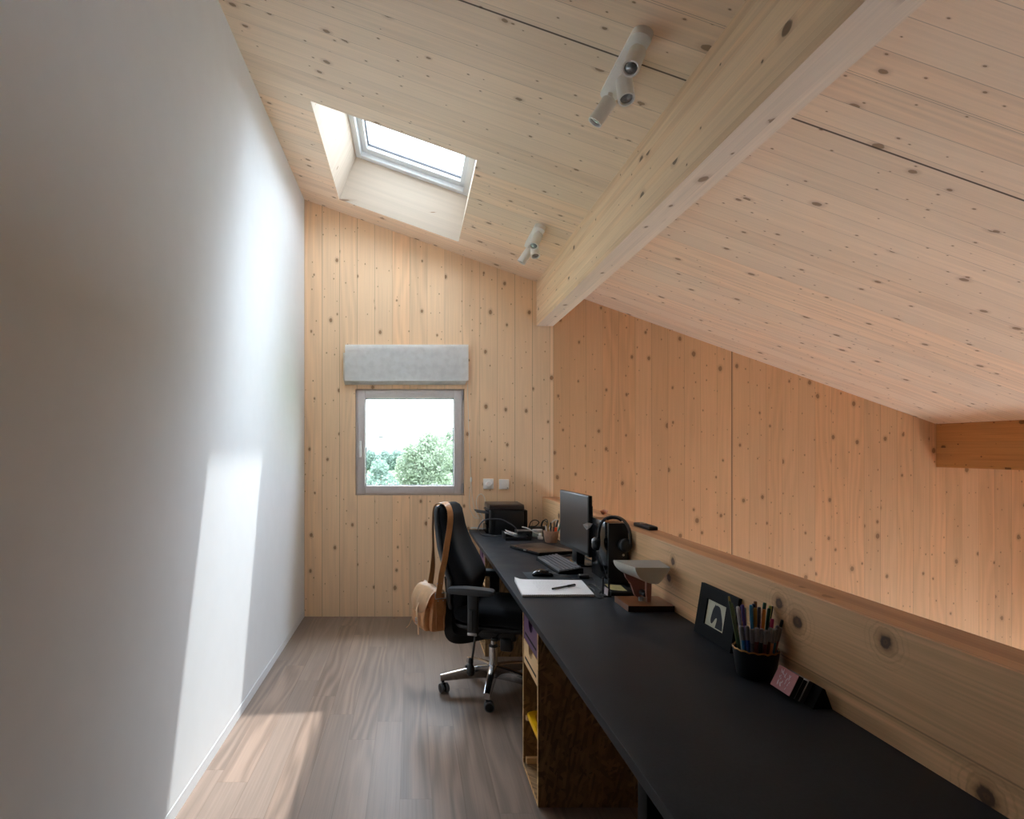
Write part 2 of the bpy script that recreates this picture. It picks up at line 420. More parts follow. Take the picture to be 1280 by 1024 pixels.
m = MB(); m.box(XL-.25, XL, YF-.2, YB+.2, -.28, zc(XL)+.02)
struct('wall_left', m, 'plaster', label='smooth white plastered wall', cat='wall')
m = MB(); m.box(XL, XL+.0018, YF, YB, 0, .056, .0008)
struct('baseboard_left', m, 'base', label='thin white baseboard along the plastered wall', cat='baseboard')

# back wall with the window opening; two timber panels side by side
WX0, WX1, WZ0, WZ1 = -.486, .449, 1.041, 1.956
def wallquad(m, x0, x1, z0, z1a, z1b, y0, y1):
    m.ring_loft([[(x0, y0, z0), (x1, y0, z0), (x1, y0, z1b), (x0, y0, z1a)], [(x0, y1, z0), (x1, y1, z0), (x1, y1, z1b), (x0, y1, z1a)]])
y1 = YB+.14
m = MB()
wallquad(m, XL, WX0, -.28, zc(XL)+.03, zc(WX0)+.03, YB, y1)
wallquad(m, WX0, WX1, -.28, WZ0, WZ0, YB, y1)
wallquad(m, WX0, WX1, WZ1, zc(WX0)+.03, zc(WX1)+.03, YB, y1)
wallquad(m, WX1, 1.214, -.28, zc(WX1)+.03, zc(1.214)+.03, YB, y1)
m.use(1)
wallquad(m, 1.214, XR+.1, ZL, zc(1.214)+.03, zc(XR+.1)+.03, YB, y1)
struct('wall_back', m, ['wall_l', 'wall_r'], label='knotty vertical board wall with the small window', cat='wall')
m = MB()
wallquad(m, XL-.2, XR+.1, ZL, zc(XL-.2)+.03, zc(XR+.1)+.03, YF-.15, YF)
struct('wall_front_blocker', m, 'blocker_dark')  # unseen wall, set close behind the camera and kept dark to block light
# wall beyond the void, with a wide glazed opening on the lower storey
GY0, GY1, GZ0, GZ1 = 1.3, 5.0, ZL+.05, -.7
m = MB(); zr = zc(XR)+.03
m.box(XR, XR+.2, YF-.1, GY0, ZL, zr); m.box(XR, XR+.2, GY1, YB+.1, ZL, zr); m.box(XR, XR+.2, GY0, GY1, GZ1, zr); m.box(XR, XR+.2, GY0, GY1, ZL-.2, GZ0)
struct('wall_right', m, 'wall_plain')
m = MB()
for k in range(5):
    y = GY0 + (GY1-GY0)*k/4; m.box(XR+.04, XR+.12, y-.04, y+.04, GZ0, GZ1)
m.box(XR+.04, XR+.12, GY0, GY1, GZ0, GZ0+.06); m.box(XR+.04, XR+.12, GY0, GY1, GZ1-.06, GZ1)
w3 = struct('window_3', m, 'taupe')
m = MB(); m.box(XR+.07, XR+.075, GY0, GY1, GZ0, GZ1); struct('pane', m, 'pane', w3)

# parapet between the loft and the void
m = MB(); m.box(PX0, PX1, YF, YB-.004, ZL, PZ, .003, 1)
for f in m.bm.faces:
    if abs(f.normal.z) > .5: f.material_index = 1
struct('wall_parapet', m, ['parapet', 'coping'], label='low parapet of wide knotty planks behind the worktop', cat='wall')

# ceiling: a tilted slab with the skylight shaft cut out of it
TX = Vector((.9423, 0, -.3349)); NX = Vector((.3349, 0, .9423)); O3 = Vector((0, 0, 3.254))
def roof(p, y, n): return O3 + TX*p + NX*n + Vector((0, y, 0))
TH = .37
lo = dict(p0=-.626, p1=.401, y0=3.63, y1=5.06); hi = dict(p0=-.58, p1=.345, y0=3.60, y1=4.93)
pa, pb, ya, yb = -1.25, 6.35, YF-.4, YB+1.0
def ringq(d, n): return [roof(d['p0'], d['y0'], n), roof(d['p1'], d['y0'], n), roof(d['p1'], d['y1'], n), roof(d['p0'], d['y1'], n)]
outer = dict(p0=pa, p1=pb, y0=ya, y1=yb)
m = MB()
for n_, d in ((0, lo), (TH+.06, dict(p0=hi['p0'], p1=hi['p1'], y0=hi['y0'], y1=hi['y1']))):
    m.use(0 if n_ == 0 else 2)
    ps = sorted([pa, d['p0'], d['p1'], pb]); ys = sorted([ya, d['y0'], d['y1'], yb])
    for a in range(3):
        for b in range(3):
            if a == 1 and b == 1: continue
            m.quad(roof(ps[a], ys[b], n_), roof(ps[a+1], ys[b], n_), roof(ps[a+1], ys[b+1], n_), roof(ps[a], ys[b+1], n_))
m.use(2); m.ring_loft([ringq(outer, 0), ringq(outer, TH+.06)], cap=False)
m.use(1); m.ring_loft([ringq(lo, 0), ringq(hi, TH), ringq(hi, TH+.06)], cap=False)
bmesh.ops.remove_doubles(m.bm, verts=m.bm.verts, dist=1e-5)
struct('ceiling', m, ['ceil', 'lining_a', 'roof_out'], label='sloping knotty board ceiling with the skylight shaft', cat='ceiling')

# skylight
def rbox(m, p0, p1, y0, y1, n0, n1, bev=.004):
    T = Matrix((( TX.x, 0, NX.x, O3.x), (0, 1, 0, 0), (TX.z, 0, NX.z, O3.z), (0, 0, 0, 1)))
    m.box(p0, p1, y0, y1, n0, n1, bev, 2, T)
def rframe(m, p0, p1, y0, y1, w, n0, n1, wy=None):
    wy = wy or w
    rbox(m, p0, p0+w, y0, y1, n0, n1); rbox(m, p1-w, p1, y0, y1, n0, n1)
    rbox(m, p0+w, p1-w, y0, y0+wy, n0, n1); rbox(m, p0+w, p1-w, y1-wy, y1, n0, n1)
m = MB(); rframe(m, hi['p0']-.02, hi['p1']+.02, hi['y0']-.02, hi['y1']+.02, .058, .325, .43)
w2 = struct('window_2', m, 'white_frame', label='white framed skylight in the sloping ceiling', cat='skylight', smooth=30)
m = MB(); rframe(m, hi['p0']+.036, hi['p1']-.033, hi['y0']+.03, hi['y1']-.036, .045, .36, .45, .075)
struct('sash', m, 'white_frame', w2, smooth=30)
m = MB(); rframe(m, hi['p0']+.079, hi['p1']-.073, hi['y0']+.1, hi['y1']-.107, .01, .385, .402)
struct('seal', m, 'seal', w2)
m = MB(); rbox(m, hi['p0']+.07, hi['p1']-.065, hi['y0']+.09, hi['y1']-.1, .402, .41, 0)
struct('pane', m, 'pane', w2)

# beams
m = MB(); bx0, bx1, bz = 1.068, 1.211, 2.495
m.prism([(bx0, bz), (bx1, bz), (bx1, zc(bx1)), (bx0, zc(bx0))], lambda p, q, d: (p, d, q), YF, YB-.003); m.bevel_all(.004, 1)
for f in m.bm.faces:
    if abs(f.normal.z) > .9: f.material_index = 1
struct('ceiling_beam', m, ['beam', 'beam_u'], label='thick pale laminated beam under the sloping ceiling', cat='beam')
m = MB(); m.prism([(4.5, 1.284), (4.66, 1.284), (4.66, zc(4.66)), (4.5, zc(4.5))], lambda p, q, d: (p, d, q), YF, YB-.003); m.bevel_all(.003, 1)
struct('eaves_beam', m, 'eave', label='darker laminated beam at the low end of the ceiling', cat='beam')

# small window
def frame4(m, x0, x1, z0, z1, w, y0, y1, bev=.003):
    m.box(x0, x0+w, y0, y1, z0, z1, bev); m.box(x1-w, x1, y0, y1, z0, z1, bev)
    m.box(x0+w, x1-w, y0, y1, z0, z0+w, bev); m.box(x0+w, x1-w, y0, y1, z1-w, z1, bev)
m = MB(); frame4(m, WX0, WX1, WZ0, WZ1, .022, YB+.022, YB+.12)
w1 = struct('window_1', m, 'taupe', label='square taupe framed window in the board wall', cat='window', smooth=30)
m = MB(); frame4(m, WX0+.016, WX1-.02, WZ0+.014, WZ1-.012, .068, YB+.006, YB+.075, .006)
struct('sash', m, 'taupe', w1, smooth=30)
m = MB(); frame4(m, WX0+.082, WX1-.086, WZ0+.08, WZ1-.078, .008, YB+.03, YB+.062, .001)
struct('seal', m, 'seal', w1)
m = MB(); m.box(WX0+.084, WX1-.088, YB+.05, YB+.058, WZ0+.082, WZ1-.08)
struct('pane', m, 'pane', w1)
m = MB(); m.box(WX0+.036, WX0+.052, YB-.012, YB+.006, 1.4, 1.51, .003); m.box(WX0+.035, WX0+.053, YB-.03, YB-.008, 1.37, 1.47, .005)
struct('handle', m, 'white_metal', w1, smooth=30)
for z in (1.06, 1.86):
    m = MB(); m.cyl((WX1-.012, YB+.0, z), (WX1-.012, YB+.0, z+.085), .0065, n=12); m.box(WX1-.02, WX1-.004, YB+.002, YB+.012, z+.005, z+.08)
    struct('hinge', m, 'steel', w1, smooth=30)

# ------------------------------------------------------------------ blind, wall plates, spotlights
t = thing('roman_blind', 'white linen roman blind folded up above the window', 'blind', (-.045, YB, 1.99))
m = MB(); m.box(-.565, .478, YB-.045, YB-.003, 2.29, 2.325, .004); part('headrail', m, 'white_metal', t, True)
rows = []
for j in range(9):
    z = 2.328 - (2.328-2.022)*j/8
    rows.append([(-.57 + 1.05*i/12, YB-.055 - .006*math.sin(j/8*PI) - .004*math.sin(i*.9+j*.3)*(j/8), z - .004*math.sin(i/12*PI)*(j/8)) for i in range(13)])
m = MB(); m.ring_loft(rows, closed=False)
bmesh.ops.solidify(m.bm, geom=m.bm.faces, thickness=.004); part('front_panel', m, 'linen', t, True, smooth=60)
for k in range(4):
    zt, zb = 2.26 - .012*k, 2.026 - .012*k
    x0, x1 = -.585+.003*k, .474-.006*k
    yy = YB-.046+.010*k
    m = MB(); m.ring_loft([[(x0, yy, zt), (x1, yy, zt)], [(x0, yy-.003, (zt+zb)/2), (x1, yy-.003, (zt+zb)/2)], [(x0, yy-.002, zb+.006), (x1, yy-.002, zb+.006)], [(x0, yy+.004, zb), (x1, yy+.004, zb)], [(x0, yy+.008, zb+.008), (x1, yy+.008, zb+.008)]], closed=False)
    bmesh.ops.solidify(m.bm, geom=m.bm.faces, thickness=.003); part('fold', m, 'linen_lining', t, True, smooth=60)
m = MB(); m.tube([(.468, YB-.03, 2.29), (.476, YB-.012, 1.98), (.487, YB-.01, 1.6), (.506, YB-.01, 1.19)], .0022, 6)
cd = part('cord', m, 'white_cable', t, True)
m = MB(); m.lathe([(.002, .0), (.007, -.006), (.0085, -.03), (.006, -.045), (.003, -.048)], (.506, YB-.012, 1.2), n=14); part('cord_knob', m, 'white_gloss', cd, True)
m = MB(); m.tube([(.505, YB-.012, 1.155), (.492, YB-.012, 1.03), (.497, YB-.012, .93), (.53, YB-.014, .86), (.565, YB-.03, .845)], .0022, 6)
m.tube([(.507, YB-.012, 1.155), (.52, YB-.012, 1.0), (.545, YB-.014, .9), (.575, YB-.03, .845)], .0022, 6); part('cord_tail', m, 'white_cable', t, True)

t = thing('dimmer_switch', 'white square dimmer with a large round dial, beside the window', 'switch', (.655, YB, 1.14))
m = MB(); m.box(.611, .700, YB-.011, YB, 1.096, 1.185, .003); part('plate', m, 'white_gloss', t, True)
m = MB(); m.lathe([(.0, .012), (.023, .012), (.026, .009), (.026, 0)], (.657, YB-.011, 1.14), (0, -1, 0)); part('dial', m, 'white_gloss', t, True)
t = thing('touch_switch', 'white square switch plate with a faint ring and a dark dot in its corner', 'switch', (.79, YB, 1.138))
m = MB(); m.box(.747, .832, YB-.016, YB, 1.096, 1.180, .003); part('plate', m, 'white_gloss', t, True)
m = MB()
m.lathe([(.015, 0), (.018, .0012), (.0205, 0)], (.79, YB-.0155, 1.138), (0, -1, 0), cap=False); m.lathe([(0, .001), (.005, .001), (.006, 0)], (.79, YB-.0155, 1.138), (0, -1, 0)); part('ring', m, 'white_gloss', t, True)
m = MB(); m.box(.813, .823, YB-.0175, YB-.015, 1.103, 1.109, .001); part('indicator', m, 'black_plastic', t, True)

def spot_bar(loc, label):
    t = thing('ceiling_spotlight', label, 'spotlight', loc, 0, 'white triple spotlights on the ceiling')
    T = Matrix(((TX.x, 0, NX.x, 0), (0, 1, 0, 0), (TX.z, 0, NX.z, 0), (0, 0, 0, 1)))
    poly = []
    L, r = .178, .0385
    for k in range(25):
        a = PI*k/24
        poly.append((r*math.cos(a), L + r*math.sin(a)))
    for k in range(25):
        a = PI + PI*k/24
        poly.append((r*math.cos(a), -L + r*math.sin(a)))
    m = MB(); m.prism(poly, lambda p, q, d: (p, q, d), -.028, 0.0); m.bevel_all(.004, 2, 60); m.xform(T); part('base_plate', m, 'white_metal', t)
    heads = [((0, -.15, -.028), Vector((-.42, -.45, -.9))), ((.008, .02, -.028), Vector((-.02, -.36, -.9))), ((0, .165, -.028), Vector((-.5, .12, -.72)))]
    for (a, d) in heads:
        a = T @ Vector(a); d = d.normalized()
        st = a + Vector((0, 0, -.012))
        m = MB(); m.cyl(a + Vector((0, 0, .006)), st + Vector((0, 0, -.012)), .011, n=16); m.cyl(st + Vector((.012, 0, -.012)), st + Vector((-.012, 0, -.012)), .0075, n=12)
        b = st + Vector((0, 0, -.014))
        h = part('lamp_head', m, 'white_metal', t)
        m = MB(); m.lathe([(.001, -.004), (.029, -.004), (.032, .0), (.032, .100), (.0315, .103), (.0255, .103), (.024, .094), (.001, .092)], b + d*.004, d, 28); part('cylinder_shade', m, 'white_metal', h)
        m = MB(); m.lathe([(.001, .1005), (.012, .099), (.0235, .0945), (.0235, .092), (.001, .092)], b + d*.004, d, 24); part('lens', m, 'lens', h)
    return t
spot_bar((.84, 2.45, zc(.84)-.001), 'white triple spotlight nearer the camera beside the beam, astride a board joint')
spot_bar((.868, 4.39, zc(.868)-.001), 'smaller looking white triple spotlight farther off, close to the skylight')

# ------------------------------------------------------------------ worktop, legs, cabinets
DX0, DX1, DZ = .489, 1.117, .749
m = MB(); m.box(DX0, DX1, -.6, YB-.002, DZ-.03, DZ, .003)
single('worktop', m, 'desk', 'long black worktop running along the plank parapet', 'desk', (.8, 2.4, DZ-.03))
for y, lab in ((1.5, 'black steel leg plate under the near end of the worktop'),):
    t = thing('desk_support', lab, 'desk leg', (.8, y, 0))
    m = MB(); m.box(.553, .613, y-.03, y+.03, .01, DZ-.031, .003); part('leg', m, 'black_matte', t, True)
    m = MB(); m.box(1.02, 1.08, y-.03, y+.03, .01, DZ-.031, .003); part('leg', m, 'black_matte', t, True)
    for za, zb in ((.64, .70), (.02, .05)):
        m = MB(); m.box(.613, 1.02, y-.02, y+.02, za, zb, .003); part('cross_bar', m, 'black_matte', t, True)
    for x in (.583, 1.05):
        m = MB(); m.lathe([(.02, 0), (.022, .004), (.02, .012)], (x, y, 0), n=16); part('foot', m, 'black_plastic', t, True)

def cabinet(y0, y1, label):
    """OSB drawer unit open towards the room, under the worktop."""
    x0, x1, zt = .506, .935, DZ-.0305; th = .016
    t = thing('drawer_cabinet', label, 'cabinet', ((x0+x1)/2, (y0+y1)/2, 0), 0, 'raw board drawer cabinets under the worktop')
    def carcass(a): a.use(0)
    m = MB(); m.box(x0, x1, y0, y0+th, 0, zt); m.box(x0, x1, y1-th, y1, 0, zt); m.box(x0, x1, y0+th, y1-th, 0, .018); m.box(x0, x1, y0+th, y1-th, zt-.016, zt); m.box(x1-.012, x1, y0+th, y1-th, .018, zt-.016)
    for f in m.bm.faces:
        if f.calc_center_median().x < x0+.0005: f.material_index = 1
    part('carcass', m, ['osb', 'osb_edge'], t, True, smooth=None)
    def front(z0, z1, mat, nm, lab):
        ym = (y0+y1)/2; ya_, yb_ = y0+th+.003, y1-th-.003; r = .045
        poly = [(ya_, z0), (yb_, z0), (yb_, z1)]
        for k in range(13):
            a = PI*k/12; poly.append((ym + r*math.cos(a), z1 - .9*r*math.sin(a)))
        poly.append((ya_, z1))
        m = MB(); m.prism(poly, lambda p, q, d: (d, p, q), x0+.002, x0+.018)
        d = part(nm, m, mat, t, True, label=lab, smooth=None)
        m = MB(); m.box(x0+.018, x1-.06, ya_+.004, ya_+.014, z0+.006, z1-.02); m.box(x0+.018, x1-.06, yb_-.014, yb_-.004, z0+.006, z1-.02); m.box(x0+.018, x1-.06, ya_+.014, yb_-.014, z0+.004, z0+.012); m.box(x1-.072, x1-.06, ya_+.014, yb_-.014, z0+.012, z1-.02)
        part('drawer_box', m, 'ply', d, True, smooth=None)
        m = MB(); m.box(x0+.0012, x0+.003, ya_+.03, yb_-.03, z0+.026, z0+.036); part('slot', m, 'dark_slot', d, True, smooth=None)
    front(.585, .692, 'purple', 'drawer', 'purple drawer front with a half-round finger notch')
    front(.475, .58, 'ply', 'drawer', 'pale wood drawer front with a half-round finger notch')
    for (a, b) in ((y0+th, y0+th+.02), (y1-th-.02, y1-th)):
        m = MB(); m.box(x0+.01, x1-.012, a, b, .018, .045, .002); m.box(x0+.01, x1-.012, a, b, .212, .232, .002); part('runner', m, 'ply', t, True, smooth=None)
    return t
def tub(y0, y1, label):
    x0, x1 = .516, .90; zt, zb = .252, .0605
    a0, a1 = y0+.018, y1-.018
    t = thing('storage_tub', label, 'storage tub', ((x0+x1)/2, (y0+y1)/2, zb), 0, 'yellow tubs in the drawer cabinets')
    def rr(xa, xb, ya_, yb_, z, r, n=6):
        o = []
        for cx, cy, s in ((xb-r, yb_-r, 0), (xa+r, yb_-r, 1), (xa+r, ya_+r, 2), (xb-r, ya_+r, 3)):
            for k in range(n+1):
                an = PI/2*(s + k/n); o.append((cx+r*math.cos(an), cy+r*math.sin(an), z))
        return o
    m = MB()
    m.ring_loft([rr(x0+.09, x1-.05, a0+.06, a1-.06, zb+.004, .03), rr(x0+.085, x1-.045, a0+.055, a1-.055, zb, .03)], cap=True)
    m.ring_loft([rr(x0+.085, x1-.045, a0+.055, a1-.055, zb, .03), rr(x0+.03, x1-.03, a0+.03, a1-.03, zt-.012, .035), rr(x0+.027, x1-.027, a0+.027, a1-.027, zt-.002, .035), rr(x0+.031, x1-.031, a0+.031, a1-.031, zt-.002, .03), rr(x0+.09, x1-.05, a0+.06, a1-.06, zb+.004, .03)], cap=False)
    part('tub_body', m, 'yellow', t, True)
    m = MB()
    m.ring_loft([rr(x0+.027, x1-.027, a0+.027, a1-.027, zt-.012, .035), rr(x0, x1, a0, a1, zt-.012, .04), rr(x0, x1, a0, a1, zt-.002, .04), rr(x0+.006, x1-.006, a0+.006, a1-.006, zt+.003, .04), rr(x0+.027, x1-.027, a0+.027, a1-.027, zt-.002, .035)], cap=False)
    part('rim', m, 'yellow', t, True)
cabinet(2.505, 2.85, 'raw board drawer cabinet in front of the office chair, with purple drawer')
tub(2.505, 2.85, 'yellow plastic tub in the cabinet in front of the office chair')
cabinet(4.325, 4.67, 'raw board drawer cabinet behind the office chair, mostly hidden')
tub(4.325, 4.67, 'yellow plastic tub in the cabinet behind the office chair')

#<CHAIR
# ------------------------------------------------------------------ office chair (local +x is the way it faces)
ch = thing('office_chair', 'black high-backed office chair on a chrome star base, pulled up to the worktop', 'chair', (.485, 3.72, 0), R(-20))
m = MB(); m.cyl((0, 0, .085), (0, 0, .262), .0275, .025, 24); m.lathe([(.03, .0), (.034, .012), (.034, .05), (.03, .068)], (0, 0, .088)); gl = part('column', m, 'chrome', ch)
m = MB(); m.cyl((0, 0, .262), (0, 0, .272), .027, n=24); part('collar', m, 'black_plastic', gl)
m = MB(); m.cyl((0, 0, .272), (0, 0, .335), .014, n=18); part('piston', m, 'chrome', gl)
for k, deg in enumerate((204, 276, 348, 60, 132)):
    a = R(deg); d = Vector((math.cos(a), math.sin(a), 0)); e = Vector((-d.y, d.x, 0))
    m = MB(); rings = []
    for r, zt, zb, w in ((.02, .156, .082, .026), (.09, .150, .082, .025), (.18, .135, .079, .023), (.26, .118, .072, .021), (.318, .104, .068, .019)):
        rings.append([d*r + e*w*.75 + Vector((0, 0, zb)), d*r + e*w + Vector((0, 0, zb+.008)), d*r + e*w*.8 + Vector((0, 0, zt-.004)), d*r + e*w*.4 + Vector((0, 0, zt)),
                      d*r - e*w*.4 + Vector((0, 0, zt)), d*r - e*w*.8 + Vector((0, 0, zt-.004)), d*r - e*w + Vector((0, 0, zb+.008)), d*r - e*w*.75 + Vector((0, 0, zb))])
    m.ring_loft(rings); lg = part('base_leg', m, 'chrome', ch, smooth=45)
    P = d*.302
    sw = a + R((-70, -80, 80, 20, 140)[k]); q = Vector((math.cos(sw), math.sin(sw), 0)); o_ = P - q*.012
    m = MB(); m.cyl(P + Vector((0, 0, .052)), P + Vector((0, 0, .08)), .0085, n=14)
    m.cyl(P + Vector((0, 0, .072)), P + Vector((0, 0, .079)), .0125, n=14)
    ax = Vector((-q.y, q.x, 0)); hz = Vector((0, 0, .028))
    m2 = [o_ + hz + ax*(-.007), o_ + hz + ax*.007]; m.cyl(m2[0], m2[1], .0225, n=20)
    m.box(-.013, .013, -.009, .009, .0, .026, .003, 2, Matrix.Translation(P*.5 + o_*.5 + Vector((0, 0, .034))) @ Matrix.Rotation(sw, 4, 'Z'))
    cs = part('caster', m, 'black_plastic', lg)
    for sgn in (-1, 1):
        m = MB(); m.lathe([(.012, .0), (.024, .0), (.028, .004), (.028, .014), (.0265, .0165), (.0215, .0165)], o_ + hz + ax*sgn*.008, ax*sgn, 24)
        wl = part('wheel', m, 'rubber', lg)
        m = MB(); m.lathe([(.0215, .0), (.0215, .0008), (.012, .003), (.002, .0032)], o_ + hz + ax*sgn*(.008+.0163), ax*sgn, 20); part('wheel_hub', m, 'black_plastic', lg)
# mechanism under the seat
m = MB(); m.box(-.11, .15, -.085, .085, .325, .412, .012, 3); m.box(.06, .13, -.10, -.04, .27, .345, .01, 2); m.box(-.05, .08, -.13, .13, .372, .41, .008, 2)
me_ = part('mechanism', m, 'black_plastic', ch)
m = MB(); m.cyl((.055, -.1, .375), (.055, -.19, .37), .006, n=10); m.box(.035, .075, -.225, -.185, .362, .378, .006, 2); part('lever', m, 'black_plastic', me_)
m = MB(); m.cyl((-.005, -.132, .392), (-.005, -.13, .392), .006, n=12); part('bolt', m, 'chrome', me_)
m = MB(); m.tube([(-.05, -.235, .40), (-.055, -.245, .34), (-.066, -.252, .25)], .0065, 8)
hg = part('lumbar_pump_hose', m, 'black_plastic', ch)
m = MB(); m.lathe([(.008, .265), (.014, .258), (.015, .24), (.011, .232), (.018, .222), (.024, .20), (.023, .18), (.016, .168), (.004, .165)], (-.072, -.254, 0)); m.box(-.105, -.07, -.262, -.247, .205, .222, .004); part('lumbar_pump', m, 'black_plastic', ch)
# seat
def superring(cx, cy, hx, hy, z, n=36, ex=.38, dz=None):
    o = []
    for k in range(n):
        a = 2*PI*k/n; c, s_ = math.cos(a), math.sin(a)
        x = cx + hx*math.copysign(abs(c)**ex, c); y = cy + hy*math.copysign(abs(s_)**ex, s_)
        o.append((x, y, z + (dz(x, y) if dz else 0)))
    return o
dzs = lambda x, y: -.03*max(0, (x-.12)/.18)**2 + .012*(y/.24)**2 + .012*max(0, (-x-.1)/.12)**2
m = MB(); m.ring_loft([superring(.04, 0, h*.245, h*.235, z) for h, z in ((.6, .412), (.93, .412), (.97, .422), (.97, .436), (.9, .44))]); part('seat_pan', m, 'black_plastic', ch)
m = MB(); m.ring_loft([superring(.045, 0, .25*h, .245*h, z, dz=dzs) for h, z in ((.88, .436), (.97, .448), (1.0, .475), (.995, .5), (.96, .52), (.85, .532), (.6, .535), (.25, .53))]); part('seat', m, 'black_fabric', ch, smooth=70)
# backrest
prof = [(.50, -.175, .17, .07, .01), (.515, -.182, .205, .105, .02), (.56, -.185, .222, .125, .03), (.62, -.178, .230, .145, .035), (.68, -.175, .234, .15, .04), (.75, -.205, .231, .15, .04),
        (.80, -.225, .224, .138, .038), (.857, -.248, .212, .125, .035), (.92, -.262, .19, .118, .028), (.97, -.27, .176, .115, .022), (1.03, -.276, .165, .112, .018), (1.07, -.279, .158, .105, .015), (1.095, -.283, .148, .085, .012), (1.108, -.287, .125, .05, .01)]
def backring(z, a, w, th, wing, off=0, n=36, back=False, grow=0):
    o = []
    for k in range(n):
        t = 2*PI*k/n; c, s_ = math.cos(t), math.sin(t)
        y = (w+grow)*math.copysign(abs(c)**.55, c); x = a + off + th/2*math.copysign(abs(s_)**.75, s_) + wing*(y/w)**2
        o.append((x, y, z))
    return o
m = MB(); m.ring_loft([backring(*p) for p in prof]); part('backrest', m, 'black_fabric', ch, smooth=70)
m = MB(); m.ring_loft([backring(z, a, w, .05, wing, -th/2+.012, grow=.004) for z, a, w, th, wing in prof[1:-1]]); part('back_shell', m, 'shell', ch, smooth=60)
m = MB()
pth_ = [(.06, .345), (-.04, .335), (-.13, .325), (-.19, .333), (-.222, .36), (-.232, .42), (-.235, .49), (-.245, .58), (-.265, .68)]
pth = [(p.x, p.y) for p in spline([(a, b, 0) for a, b in pth_], 5)]
WH = spline([(a, b, 0) for a, b in zip((.06, .08, .13, .165, .175, .17, .15, .13, .1), (.012, .014, .02, .026, .026, .022, .016, .012, .01))], 5)
rings = []
for i, (x, z) in enumerate(pth):
    p0 = Vector(pth[max(i-1, 0)]); p1 = Vector(pth[min(i+1, len(pth)-1)]); d = (p1-p0).normalized(); nn = Vector((-d.y, d.x)); w, h = WH[i].x, WH[i].y
    q0 = Vector((x, z)) + nn*h; q1 = Vector((x, z)) - nn*h
    rings.append([(q0.x, -w, q0.y), (q0.x, w, q0.y), (q1.x, w*.94, q1.y), (q1.x, -w*.94, q1.y)])
m.ring_loft(rings); m.bevel_all(.004, 2, 60); part('back_bracket', m, 'black_plastic', ch, smooth=60)
for sg in (-1, 1):
    y0 = sg*.275
    m = MB(); rings = []
    for x, hw, zt, zb in ((-.195, .030, .655, .632), (-.185, .040, .662, .628), (-.1, .044, .668, .628), (0, .043, .667, .628), (.05, .040, .664, .632), (.068, .030, .658, .638)):
        rings.append([(x, y0-hw*.85, zb), (x, y0-hw, (zt+zb)/2), (x, y0-hw*.85, zt-.003), (x, y0, zt), (x, y0+hw*.85, zt-.003), (x, y0+hw, (zt+zb)/2), (x, y0+hw*.85, zb)])
    m.ring_loft(rings); m.bevel_all(.003, 1, 50); ar = part('armrest', m, 'arm', ch, smooth=40)
    m = MB(); m.box(-.085, -.022, y0-.014, y0+.014, .40, .632, .008, 3); m.box(-.079, -.028, y0-.019, y0+.019, .40, .55, .007, 3)
    m.box(-.075, -.03, min(y0, y0-sg*.16), max(y0, y0-sg*.16), .398, .414, .005); ps = part('armrest_post', m, 'black_plastic', ch)
    m = MB(); m.box(-.081, -.028, y0+sg*.0165, y0+sg*.0215, .402, .418, .002); part('end_cap', m, 'steel', ps)
    m = MB(); m.box(-.056, -.05, y0+sg*.018, y0+sg*.0215, .43, .54, .001); m2 = m; part('post_slot', m, 'dark_slot', ps)

# ------------------------------------------------------------------ leather satchel hung over the back of the chair
bg = thing('leather_satchel', 'tan leather satchel hanging by its strap from the back of the office chair', 'bag', (.110, 3.70, .385), R(20.4))
def rrect(hx, hy, z, cx=0.0, n=32, ex=.3, bulge=0.0):
    o = []
    for k in range(n):
        a = 2*PI*k/n; c, s_ = math.cos(a), math.sin(a)
        o.append((cx + hx*math.copysign(abs(c)**ex, c), hy*math.copysign(abs(s_)**ex, s_), z))
    return o
m = MB(); m.ring_loft([rrect(hx, hy, z, cx) for hx, hy, z, cx in ((.036, .10, 0, .0), (.046, .118, .006, 0), (.05, .124, .03, 0), (.047, .124, .09, 0), (.042, .124, .15, .002), (.034, .123, .2, .006), (.028, .121, .222, .01))])
part('body', m, 'leather', bg, smooth=60)
for sy in (-1, 1):   # gusset folds standing out at both ends
    for x in (-.04, -.012, .034):
        m = MB(); m.tube([(x, sy*.122, .012), (x-.004, sy*.131, .07), (x+.002, sy*.129, .13), (x+.008, sy*.122, .2)], [.003, .006, .007, .006, .003], 8, 5); part('gusset_fold', m, 'leather', bg)
m = MB(); m.ring_loft([rrect(.022, .095, z, cx, ex=.35) for z, cx in ((.006, -.05), (.03, -.064), (.08, -.066), (.12, -.058), (.135, -.046))]); part('front_pocket', m, 'leather', bg, smooth=60)
fl = [(.036, 0, .19), (.034, 0, .232), (.012, 0, .249), (-.022, 0, .247), (-.054, 0, .224), (-.078, 0, .184), (-.09, 0, .14), (-.089, 0, .10)]
P = spline(fl, 5); rings = []
for i, p in enumerate(P):
    f = i/(len(P)-1); hw = .129 if f < .72 else .129*math.sqrt(max(.05, 1-((f-.72)/.30)**2))
    d = (P[min(i+1, len(P)-1)]-P[max(i-1, 0)]).normalized(); nn = Vector((d.z, 0, -d.x))
    rings.append([p + Vector((0, hw*(2*k/10-1), 0)) + nn*(.004*math.sin(k*1.3+f*4)) + nn*(-.012*(2*k/10-1)**4*(1 if f > .3 else 0)) for k in range(11)])
m = MB(); m.ring_loft(rings, closed=False); bmesh.ops.solidify(m.bm, geom=m.bm.faces, thickness=.0035); part('flap', m, 'leather_pale', bg, smooth=70)
m = MB(); m.ribbon([(-.090, -.035, .16), (-.101, -.036, .12), (-.101, -.038, .07), (-.094, -.04, .02), (-.094, -.041, -.025)], (0, 1, 0), .017, .003); cl = part('closing_strap', m, 'leather_pale', bg)
m = MB()
